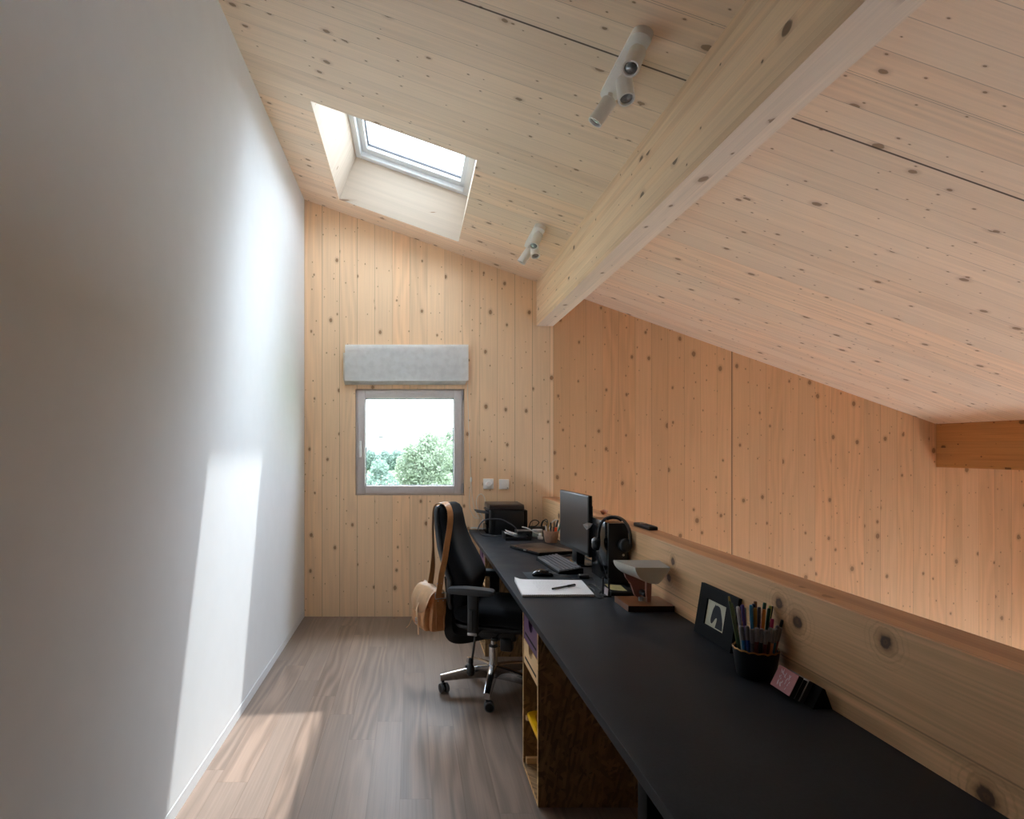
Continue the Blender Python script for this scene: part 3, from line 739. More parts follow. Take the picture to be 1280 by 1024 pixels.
for a, b, c_, d in ((-.052, -.048, .04, .075), (-.028, -.024, .04, .075), (-.052, -.024, .04, .044), (-.052, -.024, .071, .075)): m.box(-.107, -.103, a, b, c_, d, .001)
m.cyl((-.105, -.06, .058), (-.105, -.018, .058), .002, n=8); part('buckle', m, 'steel', cl)
m = MB(); m.tube([(-.098, .03, .1), (-.108, .032, .05), (-.12, .04, .015), (-.135, .05, -.005)], .0015, 5); part('lace', m, 'leather_pale', bg)
tabp = []
for k in range(13):
    a = PI + PI*k/12; tabp.append((.006 + .024*math.cos(a), .115 + .024*math.sin(a)))
tabp += [(.030, .2), (-.018, .2)]
for sy in (-1, 1):
    m = MB(); m.prism(tabp, lambda p, q, d: (p, d, q), sy*.126, sy*.137); tb = part('strap_tab', m, 'strap', bg)
    for x in (-.010, .022):
        m = MB(); m.cyl((x, sy*.137, .185), (x, sy*.1395, .185), .0035, n=10); part('rivet', m, 'steel', tb)
    m = MB(); m.tube([(-.026, sy*.138, .20), (-.026, sy*.139, .226), (-.02, sy*.139, .23), (.032, sy*.139, .23), (.038, sy*.139, .226), (.038, sy*.138, .20), (.032, sy*.138, .197), (-.02, sy*.138, .197), (-.026, sy*.138, .20)], .0028, 8, 3); part('ring', m, 'steel', tb)
pts = [(.150, 3.565, .598), (.160, 3.563, .66), (.170, 3.563, .73), (.186, 3.572, .80), (.203, 3.595, .90), (.220, 3.613, 1.0), (.222, 3.632, 1.07), (.207, 3.662, 1.112), (.180, 3.715, 1.120), (.136, 3.768, 1.09), (.127, 3.788, .98), (.128, 3.79, .85), (.125, 3.79, .72), (.108, 3.785, .605)]
wd = [(.94, .35, 0)]*4 + [(.9, .3, .05)]*3 + [(.6, .5, .4), (.5, .8, .1), (.3, .9, 0)] + [(.35, .94, 0)]*2 + [(.8, .5, 0), (.94, .35, 0)]
m = MB(); m.ribbon(pts, wd, .034, .004, 6); st = part('shoulder_strap', m, 'strap', bg, True, smooth=50)
for x in (.145, .166):
    m = MB(); m.cyl((x, 3.5645+(x-.156)*.37, .672), (x, 3.559+(x-.156)*.37, .672), .0038, n=10); part('strap_rivet', m, 'steel', st, True)
#CHAIR>
#<DESK
# ------------------------------------------------------------------ things on the worktop
D = DZ
# printer
t = thing('printer', 'black multifunction printer against the board wall at the far end of the worktop', 'printer', (.77, 5.17, D))
m = MB(); m.box(.655, .898, 5.0, 5.335, D+.006, D+.20, .006); m.box(.622, .68, 5.0, 5.05, D+.006, D+.2, .012, 3); m.box(.622, .68, 5.29, 5.335, D+.006, D+.2, .012, 3); m.box(.622, .70, 5.04, 5.3, D+.006, D+.05, .004)
for x in (.65, .88):
    for y in (5.03, 5.3): m.cyl((x, y, D), (x, y, D+.012), .012, n=12)
part('printer_body', m, 'black_plastic', t, True)
m = MB(); m.box(.618, .90, 4.998, 5.337, D+.2, D+.236, .006); m.box(.62, .9, 5.0, 5.335, D+.236, D+.243, .004); part('scanner_lid', m, 'laptop', t, True, label='dark brown scanner lid')
m = MB(); m.box(.612, .66, 5.04, 5.3, D+.178, D+.2, .003); part('control_panel', m, 'shell', t, True)
m = MB(); m.box(.606, .613, 5.06, 5.28, D+.186, D+.194, .001); part('display', m, 'black_gloss', t, True)
m = MB(); m.prism([(.525, D+.176), (.66, D+.158), (.66, D+.163), (.525, D+.183)], lambda p, q, d: (p, d, q), 5.06, 5.27); part('output_tray', m, 'arm', t, True)
m = MB(); m.box(.60, .64, 5.07, 5.27, D+.006, D+.066, .004); part('paper_drawer', m, 'black_gloss', t, True)
m = MB(); m.box(.898, .932, 5.03, 5.31, D+.004, D+.197, .006); part('rear_feeder', m, 'black_plastic', t, True)
single('grey_cable', MB().tube([(.835, 4.915, D+.042), (.797, 4.915, D+.086), (.72, 4.915, D+.13), (.647, 4.915, D+.14), (.57, 4.915, D+.13), (.529, 4.915, D+.086), (.524, 4.92, D+.046), (.56, 4.935, D+.008), (.63, 4.94, D+.005), (.72, 4.935, D+.005), (.8, 4.93, D+.005), (.86, 4.95, D+.006), (.93, 4.975, D+.01)], .005, 8, 6), 'grey_cable',
       'dark grey cable standing up in a loop in front of the printer', 'cable', (.68, 4.88, D))
single('white_cord', MB().tube([(.50, 5.325, D+.015), (.53, 5.325, D+.018), (.58, 5.328, D+.012), (.612, 5.335, D+.006), (.63, 5.343, D+.006)], .006, 8), 'white_cable', 'thick white flex lying along the wall behind the printer', 'cable', (.56, 5.33, D))
single('white_cord', MB().tube([(.63, 5.344, D+.22), (.618, 5.344, D+.28), (.59, 5.346, D+.305), (.56, 5.346, D+.28), (.553, 5.346, D+.22), (.575, 5.345, D+.15), (.602, 5.345, D+.11), (.61, 5.345, D+.006)], .0028, 6), 'white_cable', 'thin white cord making an arch up the wall above the printer', 'cable', (.59, 5.345, D))
# black letter tray with papers and small things
t = thing('letter_tray', 'small black tray full of papers in front of the printer', 'tray', (.80, 4.80, D))
m = MB(); m.box(.705, .90, 4.70, 4.90, D, D+.004, .001); m.box(.705, .709, 4.70, 4.90, D+.004, D+.05, .001); m.box(.896, .90, 4.70, 4.90, D+.004, D+.05, .001); m.box(.709, .896, 4.896, 4.90, D+.004, D+.05, .001); m.box(.709, .896, 4.70, 4.704, D+.004, D+.02, .001); part('tray_body', m, 'black_plastic', t, True)
for k, (dx, dz, lab) in enumerate(((0, .012, 'white sheet sliding out of the black tray, lower one'), (.012, .024, 'curled white sheet on top in the black tray'))):
    m = MB(); rows = []
    for j in range(7):
        f = j/6; z = D + dz + .035*(1-f)**2 + .004
        rows.append([(.713+dx + .165*f, 4.712 + .0*f + .16*i/5, z - .006*math.sin(i/5*PI)) for i in range(6)])
    m.ring_loft(rows, closed=False); bmesh.ops.solidify(m.bm, geom=m.bm.faces, thickness=.001)
    single('paper_sheet', m, 'paper', lab, 'paper', (.8, 4.79, D+dz), smooth=60, group='papers in the black tray')
t = thing('device_box', 'small dark box with a pale grey top lying on the tray papers', 'box', (.85, 4.80, D+.045))
m = MB(); m.box(.80, .905, 4.73, 4.87, D+.045, D+.066, .003); part('case', m, 'black_plastic', t, True)
m = MB(); m.box(.802, .903, 4.735, 4.80, D+.066, D+.070, .001); part('top_plate', m, 'steel', t, True)
t = thing('power_adapter', 'white plug adapter standing between the tray and the pen cup', 'adapter', (.985, 4.78, D))
m = MB(); m.box(.965, 1.0, 4.76, 4.80, D, D+.022, .004); m.box(.972, .993, 4.765, 4.795, D+.022, D+.045, .004); part('adapter_body', m, 'white_gloss', t, True)
m = MB(); m.tube([(.972, 4.78, D+.04), (.94, 4.785, D+.05), (.90, 4.82, D+.075), (.86, 4.87, D+.082)], .004, 8); part('lead', m, 'white_cable', t, True)
t = thing('glass_jar', 'low pale green jar with a white lid beside the pen cup', 'jar', (.985, 4.90, D))
m = MB(); m.lathe([(.02, 0), (.036, .001), (.039, .006), (.039, .04), (.036, .045)], (.985, 4.9, D)); part('jar_body', m, 'jar', t, True)
m = MB(); m.lathe([(.039, .043), (.041, .045), (.041, .057), (.039, .060), (.001, .061)], (.985, 4.9, D)); part('lid', m, 'card_white', t, True)
t = thing('power_supply', 'black power supply with looped leads in the corner behind the jar', 'power supply', (1.02, 5.09, D))
m = MB(); m.box(.955, 1.085, 5.04, 5.14, D, D+.058, .006); part('case', m, 'black_plastic', t, True)
m = MB(); m.tube([(.952, 5.06, D+.03), (.948, 5.06, D+.055), (.965, 5.06, D+.1), (1.0, 5.06, D+.115), (1.03, 5.06, D+.095), (1.0, 5.06, D+.065), (.96, 5.05, D+.064), (.948, 5.02, D+.05)], .004, 7)
part('lead', m, 'black_cable', t, True)
m = MB(); m.tube([(1.05, 5.07, D+.055), (1.065, 5.07, D+.1), (1.09, 5.07, D+.12), (1.10, 5.06, D+.095), (1.08, 5.04, D+.065), (1.04, 5.03, D+.07), (1.06, 5.03, D+.115), (1.085, 5.0, D+.1), (1.1, 4.95, D+.04), (1.1, 4.9, D+.006)], .004, 7); part('lead', m, 'black_cable', t, True)
# pen cup by the monitor
t = thing('pen_cup', 'speckled clay pen cup behind the closed laptop', 'pen cup', (1.03, 4.62, D))
m = MB(); m.lathe([(.001, 0), (.040, 0), (.044, .004), (.058, .082), (.058, .086), (.054, .086), (.041, .01), (.001, .008)], (1.03, 4.62, D)); part('cup_body', m, 'terracotta', t, True)
def stick(name, label, cat, base, top, r, mat, capmat=None, caplen=.0, capr=None, group=None, tipmat=None):
    base, top = Vector(base), Vector(top); d = (top-base).normalized(); L = (top-base).length
    t = thing(name, label, cat, base, 0, group)
    m = MB(); m.cyl(base, top - d*caplen*.98, r, n=10); part('barrel', m, mat, t, True)
    if capmat:
        cr = capr or r*1.18
        m = MB(); m.lathe([(cr, L-caplen), (cr, L-.004), (cr*.8, L), (.001, L)], base, d, 10); part('cap', m, capmat, t, True)
    return t
G = 'pens in the clay cup'
stick('pen', 'thin white pen in the clay cup', 'pen', (1.005, 4.62, D+.012), (.985, 4.60, D+.125), .0045, 'white_gloss', 'white_metal', .03, group=G)
stick('pencil', 'ochre pencil in the clay cup', 'pencil', (1.015, 4.63, D+.012), (1.01, 4.63, D+.15), .0042, 'pencil', 'pencil', .012, .003, group=G)
stick('pen', 'black pen standing upright in the middle of the clay cup', 'pen', (1.03, 4.625, D+.012), (1.03, 4.63, D+.145), .0045, 'black_plastic', 'black_gloss', .04, group=G)
stick('pen', 'dark grey pen in the clay cup, shorter than its black neighbours', 'pen', (1.04, 4.60, D+.012), (1.043, 4.59, D+.118), .0042, 'shell', 'arm', .03, group=G)
stick('highlighter', 'fat orange highlighter in the clay cup', 'highlighter', (1.05, 4.60, D+.012), (1.06, 4.592, D+.113), .0095, 'paper', 'orange', .05, .0105, group=G)
stick('pen', 'black pen in the clay cup behind the orange highlighter', 'pen', (1.05, 4.65, D+.012), (1.09, 4.66, D+.16), .0055, 'black_plastic', 'black_gloss', .05, group=G)
stick('pen', 'dark green pen in the clay cup close to the monitor', 'pen', (1.06, 4.62, D+.012), (1.102, 4.625, D+.135), .006, 'green', 'green', .04, group=G)
single('white_cord', MB().tube([(1.05, 4.72, D+.005), (1.04, 4.73, D+.08), (1.065, 4.74, D+.135), (1.10, 4.74, D+.15), (1.108, 4.7, D+.10), (1.108, 4.62, D+.02), (1.108, 4.5, D+.006)], .0035, 7), 'white_cable', 'white cord arching behind the clay pen cup', 'cable', (1.07, 4.72, D))
# laptop
t = thing('laptop', 'closed dark brown laptop lying askew in front of the pen cup', 'laptop', (.868, 4.22, D), math.atan2(.36, .933))
m = MB(); m.box(-.13, .13, -.187, .187, .003, .017, .005); m.box(-.11, -.08, -.15, .15, 0, .004); m.box(.08, .11, -.15, .15, 0, .004); part('laptop_base', m, 'black_matte', t)
m = MB(); m.box(-.13, .13, -.187, .187, .0175, .025, .0035); part('laptop_lid', m, 'laptop', t)
m = MB(); m.box(-.132, -.1285, -.03, .0, .012, .02, .001); part('latch', m, 'steel', t)
# monitor
t = thing('monitor', 'black flat computer monitor turned towards the office chair', 'monitor', (.9965, 3.755, D), R(3.56))
m = MB(); m.box(-.028, -.004, -.266, .266, .083, .428, .004); m.box(-.006, .026, -.2, .2, .13, .37, .012, 3); hs = part('monitor_housing', m, 'black_plastic', t)
m = MB(); m.box(-.0292, -.0275, -.258, .258, .104, .421, .0005, 1); part('screen', m, 'screen', t)
for k in range(4):
    m = MB(); m.box(-.0295, -.028, -.235-.014*k, -.229-.014*k, .0885, .0925); part('button', m, 'steel', hs)
m = MB(); m.box(-.02, .03, -.045, .045, .01, .16, .006); part('neck', m, 'black_plastic', t)
m = MB(); m.lathe([(.095, 0), (.1, .003), (.1, .009), (.09, .013), (.001, .015)], (0, 0, 0), n=36); m.xform(Matrix.Translation((.022, 0, 0)) @ Matrix.Diagonal((.66, 1.2, 1, 1))); part('stand_base', m, 'black_gloss', t)
# keyboard
t = thing('keyboard', 'dark keyboard lying between the laptop and the mouse', 'keyboard', (.857, 3.655, D), R(4.2))
m = MB(); m.prism([(-.07, .0), (.07, .0), (.07, .032), (.062, .034), (-.066, .015), (-.07, .012)], lambda p, q, d: (p, d, q), -.226, .226); m.bevel_all(.002, 1); part('keyboard_case', m, 'black_matte', t)
for y in (-.19, .19):
    m = MB(); m.box(.035, .06, y-.012, y+.012, .0, .002); part('foot', m, 'rubber', t)
slope = math.atan2(.019, .128)
kmesh = {}
for rI in range(6):
    x = -.055 + rI*.0215
    ys = []; y = -.217
    lay = [1]*21 if rI > 0 else [1, 1, 1, 1, 1.25, 1.25, 1.25, 6, 1.25, 1.25, 1.25, 1.25]
    lay = lay if rI > 0 else [1.0]*7 + [1.25, 1.25, 6.25, 1.25, 1.25, 1.25]
    tot = sum(lay); u = .434/tot
    for wu in lay:
        if rI > 0 and 14.95 > (y+.217)/u > 3.6 and False: pass
        w = round(wu*u-.0045, 4)
        if w not in kmesh:
            mm = MB(); mm.ring_loft([[(-.0076, -w/2, 0), (.0076, -w/2, 0), (.0076, w/2, 0), (-.0076, w/2, 0)], [(-.0060, -w/2+.0016, .008), (.0060, -w/2+.0016, .008), (.0060, w/2-.0016, .008), (-.0060, w/2-.0016, .008)]])
            kmesh[w] = mm.mesh('key', 'key', None, 0)
        o = bpy.data.objects.new('key', kmesh[w]); C.objects.link(o); o.parent = t
        o.location = (x, y + wu*u/2, .0152 + (x+.066)*math.tan(slope)); o.rotation_euler = (0, -slope, 0)
        y += wu*u
m = MB(); m.tube([(.07, .1, .02), (.078, .16, .006), (.085, .23, .003), (.13, .32, .003), (.19, .35, .003)], .0022, 6); part('lead', m, 'black_cable', t)
# mouse on its mat
m = MB(); m.box(.615, .85, 3.285, 3.49, D, D+.003, .001); single('mouse_mat', m, 'slate', 'dark slate mouse mat between the keyboard and the notepad', 'mouse mat', (.73, 3.39, D))
t = thing('computer_mouse', 'glossy black mouse on the slate mat', 'mouse', (.706, 3.375, D+.003), R(-6))
m = MB()
rings = []
for f, hw, h in ((0, .014, .012), (.08, .024, .022), (.25, .031, .034), (.45, .031, .038), (.7, .028, .031), (.9, .025, .02), (1, .018, .012)):
    x = -.055 + .11*f; o_ = []
    for k in range(16):
        a = 2*PI*k/16; c, s_ = math.cos(a), math.sin(a)
        o_.append((x, hw*math.copysign(abs(c)**.7, c), .001 + h*(.5+.5*math.copysign(abs(s_)**.7, s_))))
    rings.append(o_)
m.ring_loft(rings); part('mouse_body', m, 'black_gloss', t, smooth=60)
m = MB(); m.cyl((.028, -.003, .03), (.028, .003, .03), .009, n=14); part('scroll_wheel', m, 'rubber', t)
m = MB(); m.tube([(.053, 0, .01), (.08, .0, .006), (.13, -.02, .003), (.2, .0, .001), (.25, .03, .001)], .0018, 6); part('lead', m, 'black_cable', t)
# notepad with pen
t = thing('notepad', 'large white spiral notepad with handwriting beside the mouse mat', 'notepad', (.695, 3.08, D))
Q = lambda u, v: Vector((.513 + (.337+.007*v)*u + .021*v, 2.898 + .008*u*(1-v) + (.366-.02*u)*v*.96, 0))
def sheet(z0, z1, u0, u1, v0, v1):
    m = MB(); n = 12
    for z, nm in ((z0, 0), (z1, 1)): pass
    def zz(u, v, z): return z + (.012*max(0, (.14-u)/.14)**2*max(0, (v-.6)/.4) if z > D+.004 else 0)
    g = [[[m.bm.verts.new((Q(u0+(u1-u0)*i/n, v0+(v1-v0)*j/n)) + Vector((0, 0, zz(u0+(u1-u0)*i/n, v0+(v1-v0)*j/n, z)))) for i in range(n+1)] for j in range(n+1)] for z in (z0, z1)]
    F = m.bm.faces.new
    for k in (0, 1):
        for j in range(n):
            for i in range(n): F((g[k][j][i], g[k][j][i+1], g[k][j+1][i+1], g[k][j+1][i]))
    for i in range(n):
        F((g[0][0][i], g[0][0][i+1], g[1][0][i+1], g[1][0][i])); F((g[0][n][i], g[0][n][i+1], g[1][n][i+1], g[1][n][i]))
        F((g[0][i][0], g[0][i+1][0], g[1][i+1][0], g[1][i][0])); F((g[0][i][n], g[0][i+1][n], g[1][i+1][n], g[1][i][n]))
    return m
part('backing_board', sheet(D+.0005, D+.003, 0, 1, 0, 1), 'grey_back', t, True)
m = sheet(D+.0032, D+.012, 0, 1, .012, 1)
m.use(1); rnd = random.Random(3)
for k in range(11):
    v = .86 - .06*k; u = .24 + rnd.random()*.05; end = .45 + .3*rnd.random() if k % 3 else .70
    while u < end:
        w = .012 + .03*rnd.random(); z = D+.0126
        m.quad(*[Q(a, b) + Vector((0, 0, z)) for a, b in ((u, v), (u+w, v+.004), (u+w, v+.010), (u, v+.006))]); u += w + .012
for (a, b) in ((.80, .42), (.84, .40), (.82, .44)):
    m.quad(*[Q(x, y) + Vector((0, 0, D+.0126)) for x, y in ((a, b), (a+.05, b+.01), (a+.05, b+.016), (a, b+.006))])
part('pages', m, ['paper', 'ink'], t, True, smooth=30)
m = MB()
for k in range(56):
    c = Q(.012 + .976*k/55, .012) + Vector((0, 0, D+.0073))
    m.tube([c + Vector((0, .007*math.cos(a)-.001, .0066*math.sin(a))) for a in [2*PI*i/8 for i in range(9)]], .0007, 4, 0)
part('spiral_binding', m, 'black_plastic', t, True, kind='stuff')
stick('ballpoint_pen', 'black ballpoint pen lying on the white notepad', 'pen', (.674, 2.995, D+.0192), (.806, 3.085, D+.0192), .005, 'black_plastic', 'black_gloss', .055)
# computer tower, headphones
t = thing('computer_tower', 'slim glossy black computer tower between the monitor and the lamp', 'computer', (1.05, 3.325, D))
m = MB(); m.box(1.0, 1.1, 3.185, 3.475, D+.004, 1.06, .003); m.box(1.01, 1.09, 3.2, 3.46, D, D+.006); part('tower_case', m, 'black_gloss', t, True)
m = MB(); m.box(.999, 1.101, 3.174, 3.187, D+.004, 1.061, .003); fp = part('front_panel', m, 'black_plastic', t, True)
m = MB(); m.cyl((1.075, 3.175, .9), (1.075, 3.1715, .9), .006, n=16); part('power_button', m, 'steel', fp, True)
m = MB(); m.box(1.015, 1.085, 3.1725, 3.175, .858, .866, .001); part('disc_slot', m, 'black_gloss', fp, True)
t = thing('headphones', 'black headphones hooked over the corner of the computer tower', 'headphones', (1.034, 3.19, .92))
Lc, Rc = Vector((.958, 3.256, .947)), Vector((1.075, 3.138, .955)); e = (Vector((1.093, 3.13, 0))-Vector((.975, 3.25, 0))).normalized(); mid = Vector((1.034, 3.19, .965))
arc = [mid + e*(.088*math.cos(a)) + Vector((0, 0, .131*max(0, math.sin(a))**.7)) for a in [PI*k/20 for k in range(21)]]
nrm = e.cross(Vector((0, 0, 1))).normalized()
m = MB(); m.ribbon(arc, nrm, .022, .006, 2); part('headband', m, 'black_plastic', t, True, smooth=50)
pad = [mid + e*(.083*math.cos(a)) + Vector((0, 0, .125*math.sin(a)**.7)) for a in [PI*(.34+.32*k/10) for k in range(11)]]
m = MB(); m.tube(pad, .009, 8, 2); part('headband_pad', m, 'black_matte', t, True)
for sg, cpt in ((-1, Lc), (1, Rc)):
    ax = Vector((.96, -.16, -.1)).normalized() if sg < 0 else Vector((-.25, .95, -.1)).normalized()
    m = MB(); m.tube([mid + e*(.088*sg) , mid + e*(.087*sg) + Vector((0, 0, -.012)), cpt - ax*.012 + Vector((0, 0, .02)), cpt - ax*.017], .0045, 8); part('yoke', m, 'steel' if sg < 0 else 'black_plastic', t, True)
    m = MB(); m.lathe([(.001, -.018), (.022, -.017), (.03, -.012), (.034, -.004), (.034, .004)], cpt, ax, 28); ec = part('ear_cup', m, 'black_plastic', t, True)
    m = MB(); m.lathe([(.034, .003), (.036, .008), (.034, .018), (.026, .021), (.02, .014), (.001, .012)], cpt, ax, 28); part('ear_cushion', m, 'black_matte', ec, True)
m = MB(); m.tube([Lc + Vector((0, 0, -.033)), (.976, 3.24, .88), (.985, 3.16, .80), (.99, 3.13, D+.02), (.99, 3.11, D+.004), (.975, 3.1, D+.003)], .0017, 6); part('lead', m, 'black_cable', t, True)
# crumpled paper by the monitor, scrap on the parapet
def folded(name, label, cat, c, s, mat, seed, loc):
    rnd = random.Random(seed); m = MB(); c = Vector(c)
    tips = [Vector((-1, -.25, .35)), Vector((-.2, -.5, .75)), Vector((.95, -.2, .5)), Vector((.6, .2, -.35)), Vector((-.1, .3, -.8)), Vector((-.65, .25, -.2))]
    cen = [Vector((0, -.55, 0)), Vector((0, .35, .05))]
    for cc in cen:
        for i in range(6):
            m.bm.faces.new([m.bm.verts.new(c + s*v) for v in (cc, tips[i], tips[(i+1) % 6])])
    bmesh.ops.remove_doubles(m.bm, verts=m.bm.verts, dist=1e-6)
    return single(name, m, mat, label, cat, loc, smooth=0)
folded('paper_scrap', 'crumpled white paper scrap caught between the monitor and the computer tower', 'paper', (.972, 3.455, 1.013), .028, 'paper', 1, (.972, 3.455, .99))  # the scrap is wedged against the tower side, nothing suspends it
t = folded('folded_paper', 'small pinkish folded paper lying on top of the parapet behind the headphones', 'paper', (1.2, 3.9, 1.0445), .026, 'pink_paper', 4, (1.2, 3.9, PZ))
# leads and small things by the notepad
t = thing('charging_lead', 'tangle of black lead and plug on the worktop beside the notepad', 'cable', (.91, 3.05, D))
m = MB(); m.tube([(.945, 3.33, D+.008), (.962, 3.31, D+.004), (.95, 3.24, D+.004), (.93, 3.16, D+.003), (.925, 3.05, D+.003), (.885, 2.96, D+.003), (.885, 2.89, D+.004), (.86, 2.875, D+.003), (.862, 2.95, D+.003), (.885, 3.03, D+.006), (.885, 3.14, D+.003), (.905, 3.15, D+.008), (.918, 3.08, D+.003), (.908, 3.0, D+.003)], .0026, 7); part('lead', m, 'black_cable', t, True)
m = MB(); m.box(.89, .945, 3.315, 3.355, D, D+.02, .006); part('plug', m, 'black_plastic', t, True)
t = thing('card_holder', 'small dark two-pronged card stand with a pink card beside the yellow notes', 'card holder', (.914, 2.93, D))
m = MB(); m.box(.895, .93, 2.905, 2.96, D, D+.006, .002); part('holder_base', m, 'black_plastic', t, True)
for x, y in ((.901, 2.945), (.92, 2.915)):
    m = MB(); m.box(x-.004, x+.004, y-.003, y+.003, D+.006, D+.086, .0015); part('prong', m, 'arm', t, True)
m = MB(); m.prism([(2.907, D+.006), (2.958, D+.006), (2.958, D+.038), (2.907, D+.038)], lambda p, q, d: (d + (q-D)*.1, p, q), .910, .9115); single('card', m, 'card_pale', 'pale pink card held upright between two dark prongs', 'card', (.912, 2.93, D+.006))
t = thing('note_tray', 'flat black box under the pale yellow notes', 'box', (.99, 3.0, D))
m = MB(); m.box(.936, 1.045, 2.93, 3.07, D, D+.019, .002); part('box_body', m, 'black_plastic', t, True)
m = MB(); m.box(.94, 1.041, 2.934, 3.066, D+.0185, D+.0205, .001); part('lid', m, 'black_matte', t, True)
m = MB(); rows = []
for j in range(6):
    f = j/5; rows.append([(.938 + .078*i/4 + .003*f, 2.945 + .1*f, D+.0208 + .006*(1-i/4)**2 + .005*f*f) for i in range(5)])
m.ring_loft(rows, closed=False); bmesh.ops.solidify(m.bm, geom=m.bm.faces, thickness=.003)
m.use(1)
for k in range(4): m.quad(*[(.962+dx, 2.965+.018*k+dy, D+.0262) for dx, dy in ((0, 0), (.035, 0), (.035, .002), (0, .002))])
single('note_block', m, ['yellow_paper', 'ink'], 'pale yellow note block curling up on the flat black box', 'notes', (.98, 3.0, D+.0205), smooth=60)
# lamp
t = thing('table_lamp', 'grey-white boat-shaped lamp on two pink legs and a walnut board', 'lamp', (1.01, 2.73, D))
m = MB(); m.box(.915, 1.112, 2.64, 2.82, D, D+.026, .002)
for f in m.bm.faces:
    if f.normal.y < -.5: f.material_index = 1
part('board', m, ['walnut', 'dark_walnut'], t, True, smooth=None)
def shp(w0, w1, zt, h):    # shield outline: flat top, round belly, straight run up to the outer tip
    w = w1-w0; o = []
    for k in range(11):
        a = PI/2*k/10; o.append((w0 + .63*w*(1-math.cos(a))*.92, zt - h*math.sin(a)))
    o.append((w0 + .66*w, zt-h*.985))
    for k in range(1, 8):
        f = k/7; o.append((w0 + w*(.66+.34*f**.85), zt - h*(.97*(1-f)**.8) - .0*f))
    return o
zt = D+.192
A_, B_ = shp(.938, 1.085, zt, .069), shp(.903, 1.108, zt, .072)
m = MB(); m.ring_loft([[(x, 2.62, z) for x, z in A_], [(x, 2.622, z) for x, z in A_], [(x, 2.797, z) for x, z in B_], [(x, 2.80, z) for x, z in B_]])
for f in m.bm.faces:
    f.normal_update()
bmesh.ops.recalc_face_normals(m.bm, faces=m.bm.faces)
for f in m.bm.faces:
    if f.normal.z > .9: f.material_index = 1
part('lamp_shade', m, ['shade', 'shade_top'], t, True, smooth=30)
far = [(.945, zt-.055), (.952, zt-.075), (.972, zt-.10), (.982, zt-.125), (.985, D+.055), (.992, D+.037), (1.005, D+.028), (1.02, D+.028), (1.033, D+.045), (1.037, D+.07), (1.038, zt-.06), (1.03, zt-.05)]
m = MB(); m.prism(far, lambda p, q, d: (p, d, q), 2.775, 2.79); m.bevel_all(.002, 2, 50); part('leg', m, 'blush', t, True, smooth=30)
near = [(1.018, zt-.058), (1.016, D+.06), (1.021, D+.026), (1.035, D+.026), (1.038, D+.06), (1.040, zt-.058)]
m = MB(); m.prism(near, lambda p, q, d: (p, d, q), 2.705, 2.72); m.bevel_all(.002, 2, 50); part('leg', m, 'blush', t, True, smooth=30)
m = MB(); m.lathe([(.001, 0), (.010, .001), (.013, .006), (.013, .05), (.01, .055), (.001, .055)], (1.02, 2.72, D+.055), (0, 1, 0), 20); part('hinge_knob', m, 'black_plastic', t, True)
m = MB(); m.cyl((1.005, 2.735, D+.026), (1.005, 2.735, D+.04), .012, n=18); part('switch', m, 'grey_back', t, True)
# remote control on the parapet
t = thing('remote_control', 'black remote control lying on top of the parapet', 'remote control', (1.208, 3.23, PZ), R(2))
m = MB(); m.box(-.024, .024, -.1, .1, 0, .019, .005, 3); m.box(-.021, .021, -.096, .096, .017, .0205, .002); part('remote_body', m, 'black_plastic', t)
m = MB(); m.lathe([(.014, 0), (.014, .002), (.006, .003), (.001, .003)], (0, .035, .0205), n=20); part('navigation_ring', m, 'steel', t)
for i in range(4):
    for j in range(3):
        m = MB(); m.box(-.016+.0125*j, -.0085+.0125*j, -.08+.018*i, -.072+.018*i, .02, .0222, .0008, 1); part('button', m, 'rubber', t)
# picture frame leaning on the parapet
t = thing('picture_frame', 'black framed picture of a dark horse head leaning on the parapet', 'picture', (1.095, 2.236, D))
def FP(u, v, d):    # u along the frame towards the camera, v up it, d out of its face
    ln = .03; base = Vector((1.0745, 2.367, D+.0005)); U = Vector((.004, -.262, 0)); V = Vector((ln, 0, .184)); Nn = Vector((-.184, 0, ln)).normalized()
    return base + U*u + V*v + Nn*d
def fbox(m, u0, u1, v0, v1, d0, d1): m.ring_loft([[FP(u0, v0, d0), FP(u1, v0, d0), FP(u1, v1, d0), FP(u0, v1, d0)], [FP(u0, v0, d1), FP(u1, v0, d1), FP(u1, v1, d1), FP(u0, v1, d1)]])
u0, u1, v0, v1 = .235, .745, .25, .745
m = MB(); d1, d0 = .006, -.006
for a in ((0, u0, 0, 1), (u1, 1, 0, 1), (u0, u1, 0, v0), (u0, u1, v1, 1)): fbox(m, a[0], a[1], a[2], a[3], d0, d1)
bmesh.ops.remove_doubles(m.bm, verts=m.bm.verts, dist=1e-5); part('frame', m, 'black_matte', t, True, smooth=None)
m = MB(); fbox(m, 0, 1, 0, 1, -.0075, -.006); part('back_board', m, 'pencil', t, True, smooth=None)
m = MB(); fbox(m, u0-.01, u1+.01, v0-.01, v1+.01, -.0058, .001); pic = part('picture_sheet', m, 'cream_art', t, True, smooth=None)
horse = [(.407, .082), (.44, .13), (.52, .10), (.635, .13), (.70, .21), (.752, .338), (.82, .5), (.88, .684), (.918, .96), (.536, .96), (.545, .887), (.572, .72), (.575, .60), (.53, .585), (.48, .65), (.43, .76), (.36, .868), (.30, .86), (.262, .77), (.262, .66), (.279, .52), (.30, .38), (.335, .25), (.375, .17)]
m = MB()
vs = [m.bm.verts.new(FP(u0+(u1-u0)*a, v1-(v1-v0)*b, .0013)) for a, b in horse]
bmesh.ops.triangulate(m.bm, faces=[m.bm.faces.new(vs)]); part('horse_drawing', m, 'art_ink', pic, True, smooth=None)
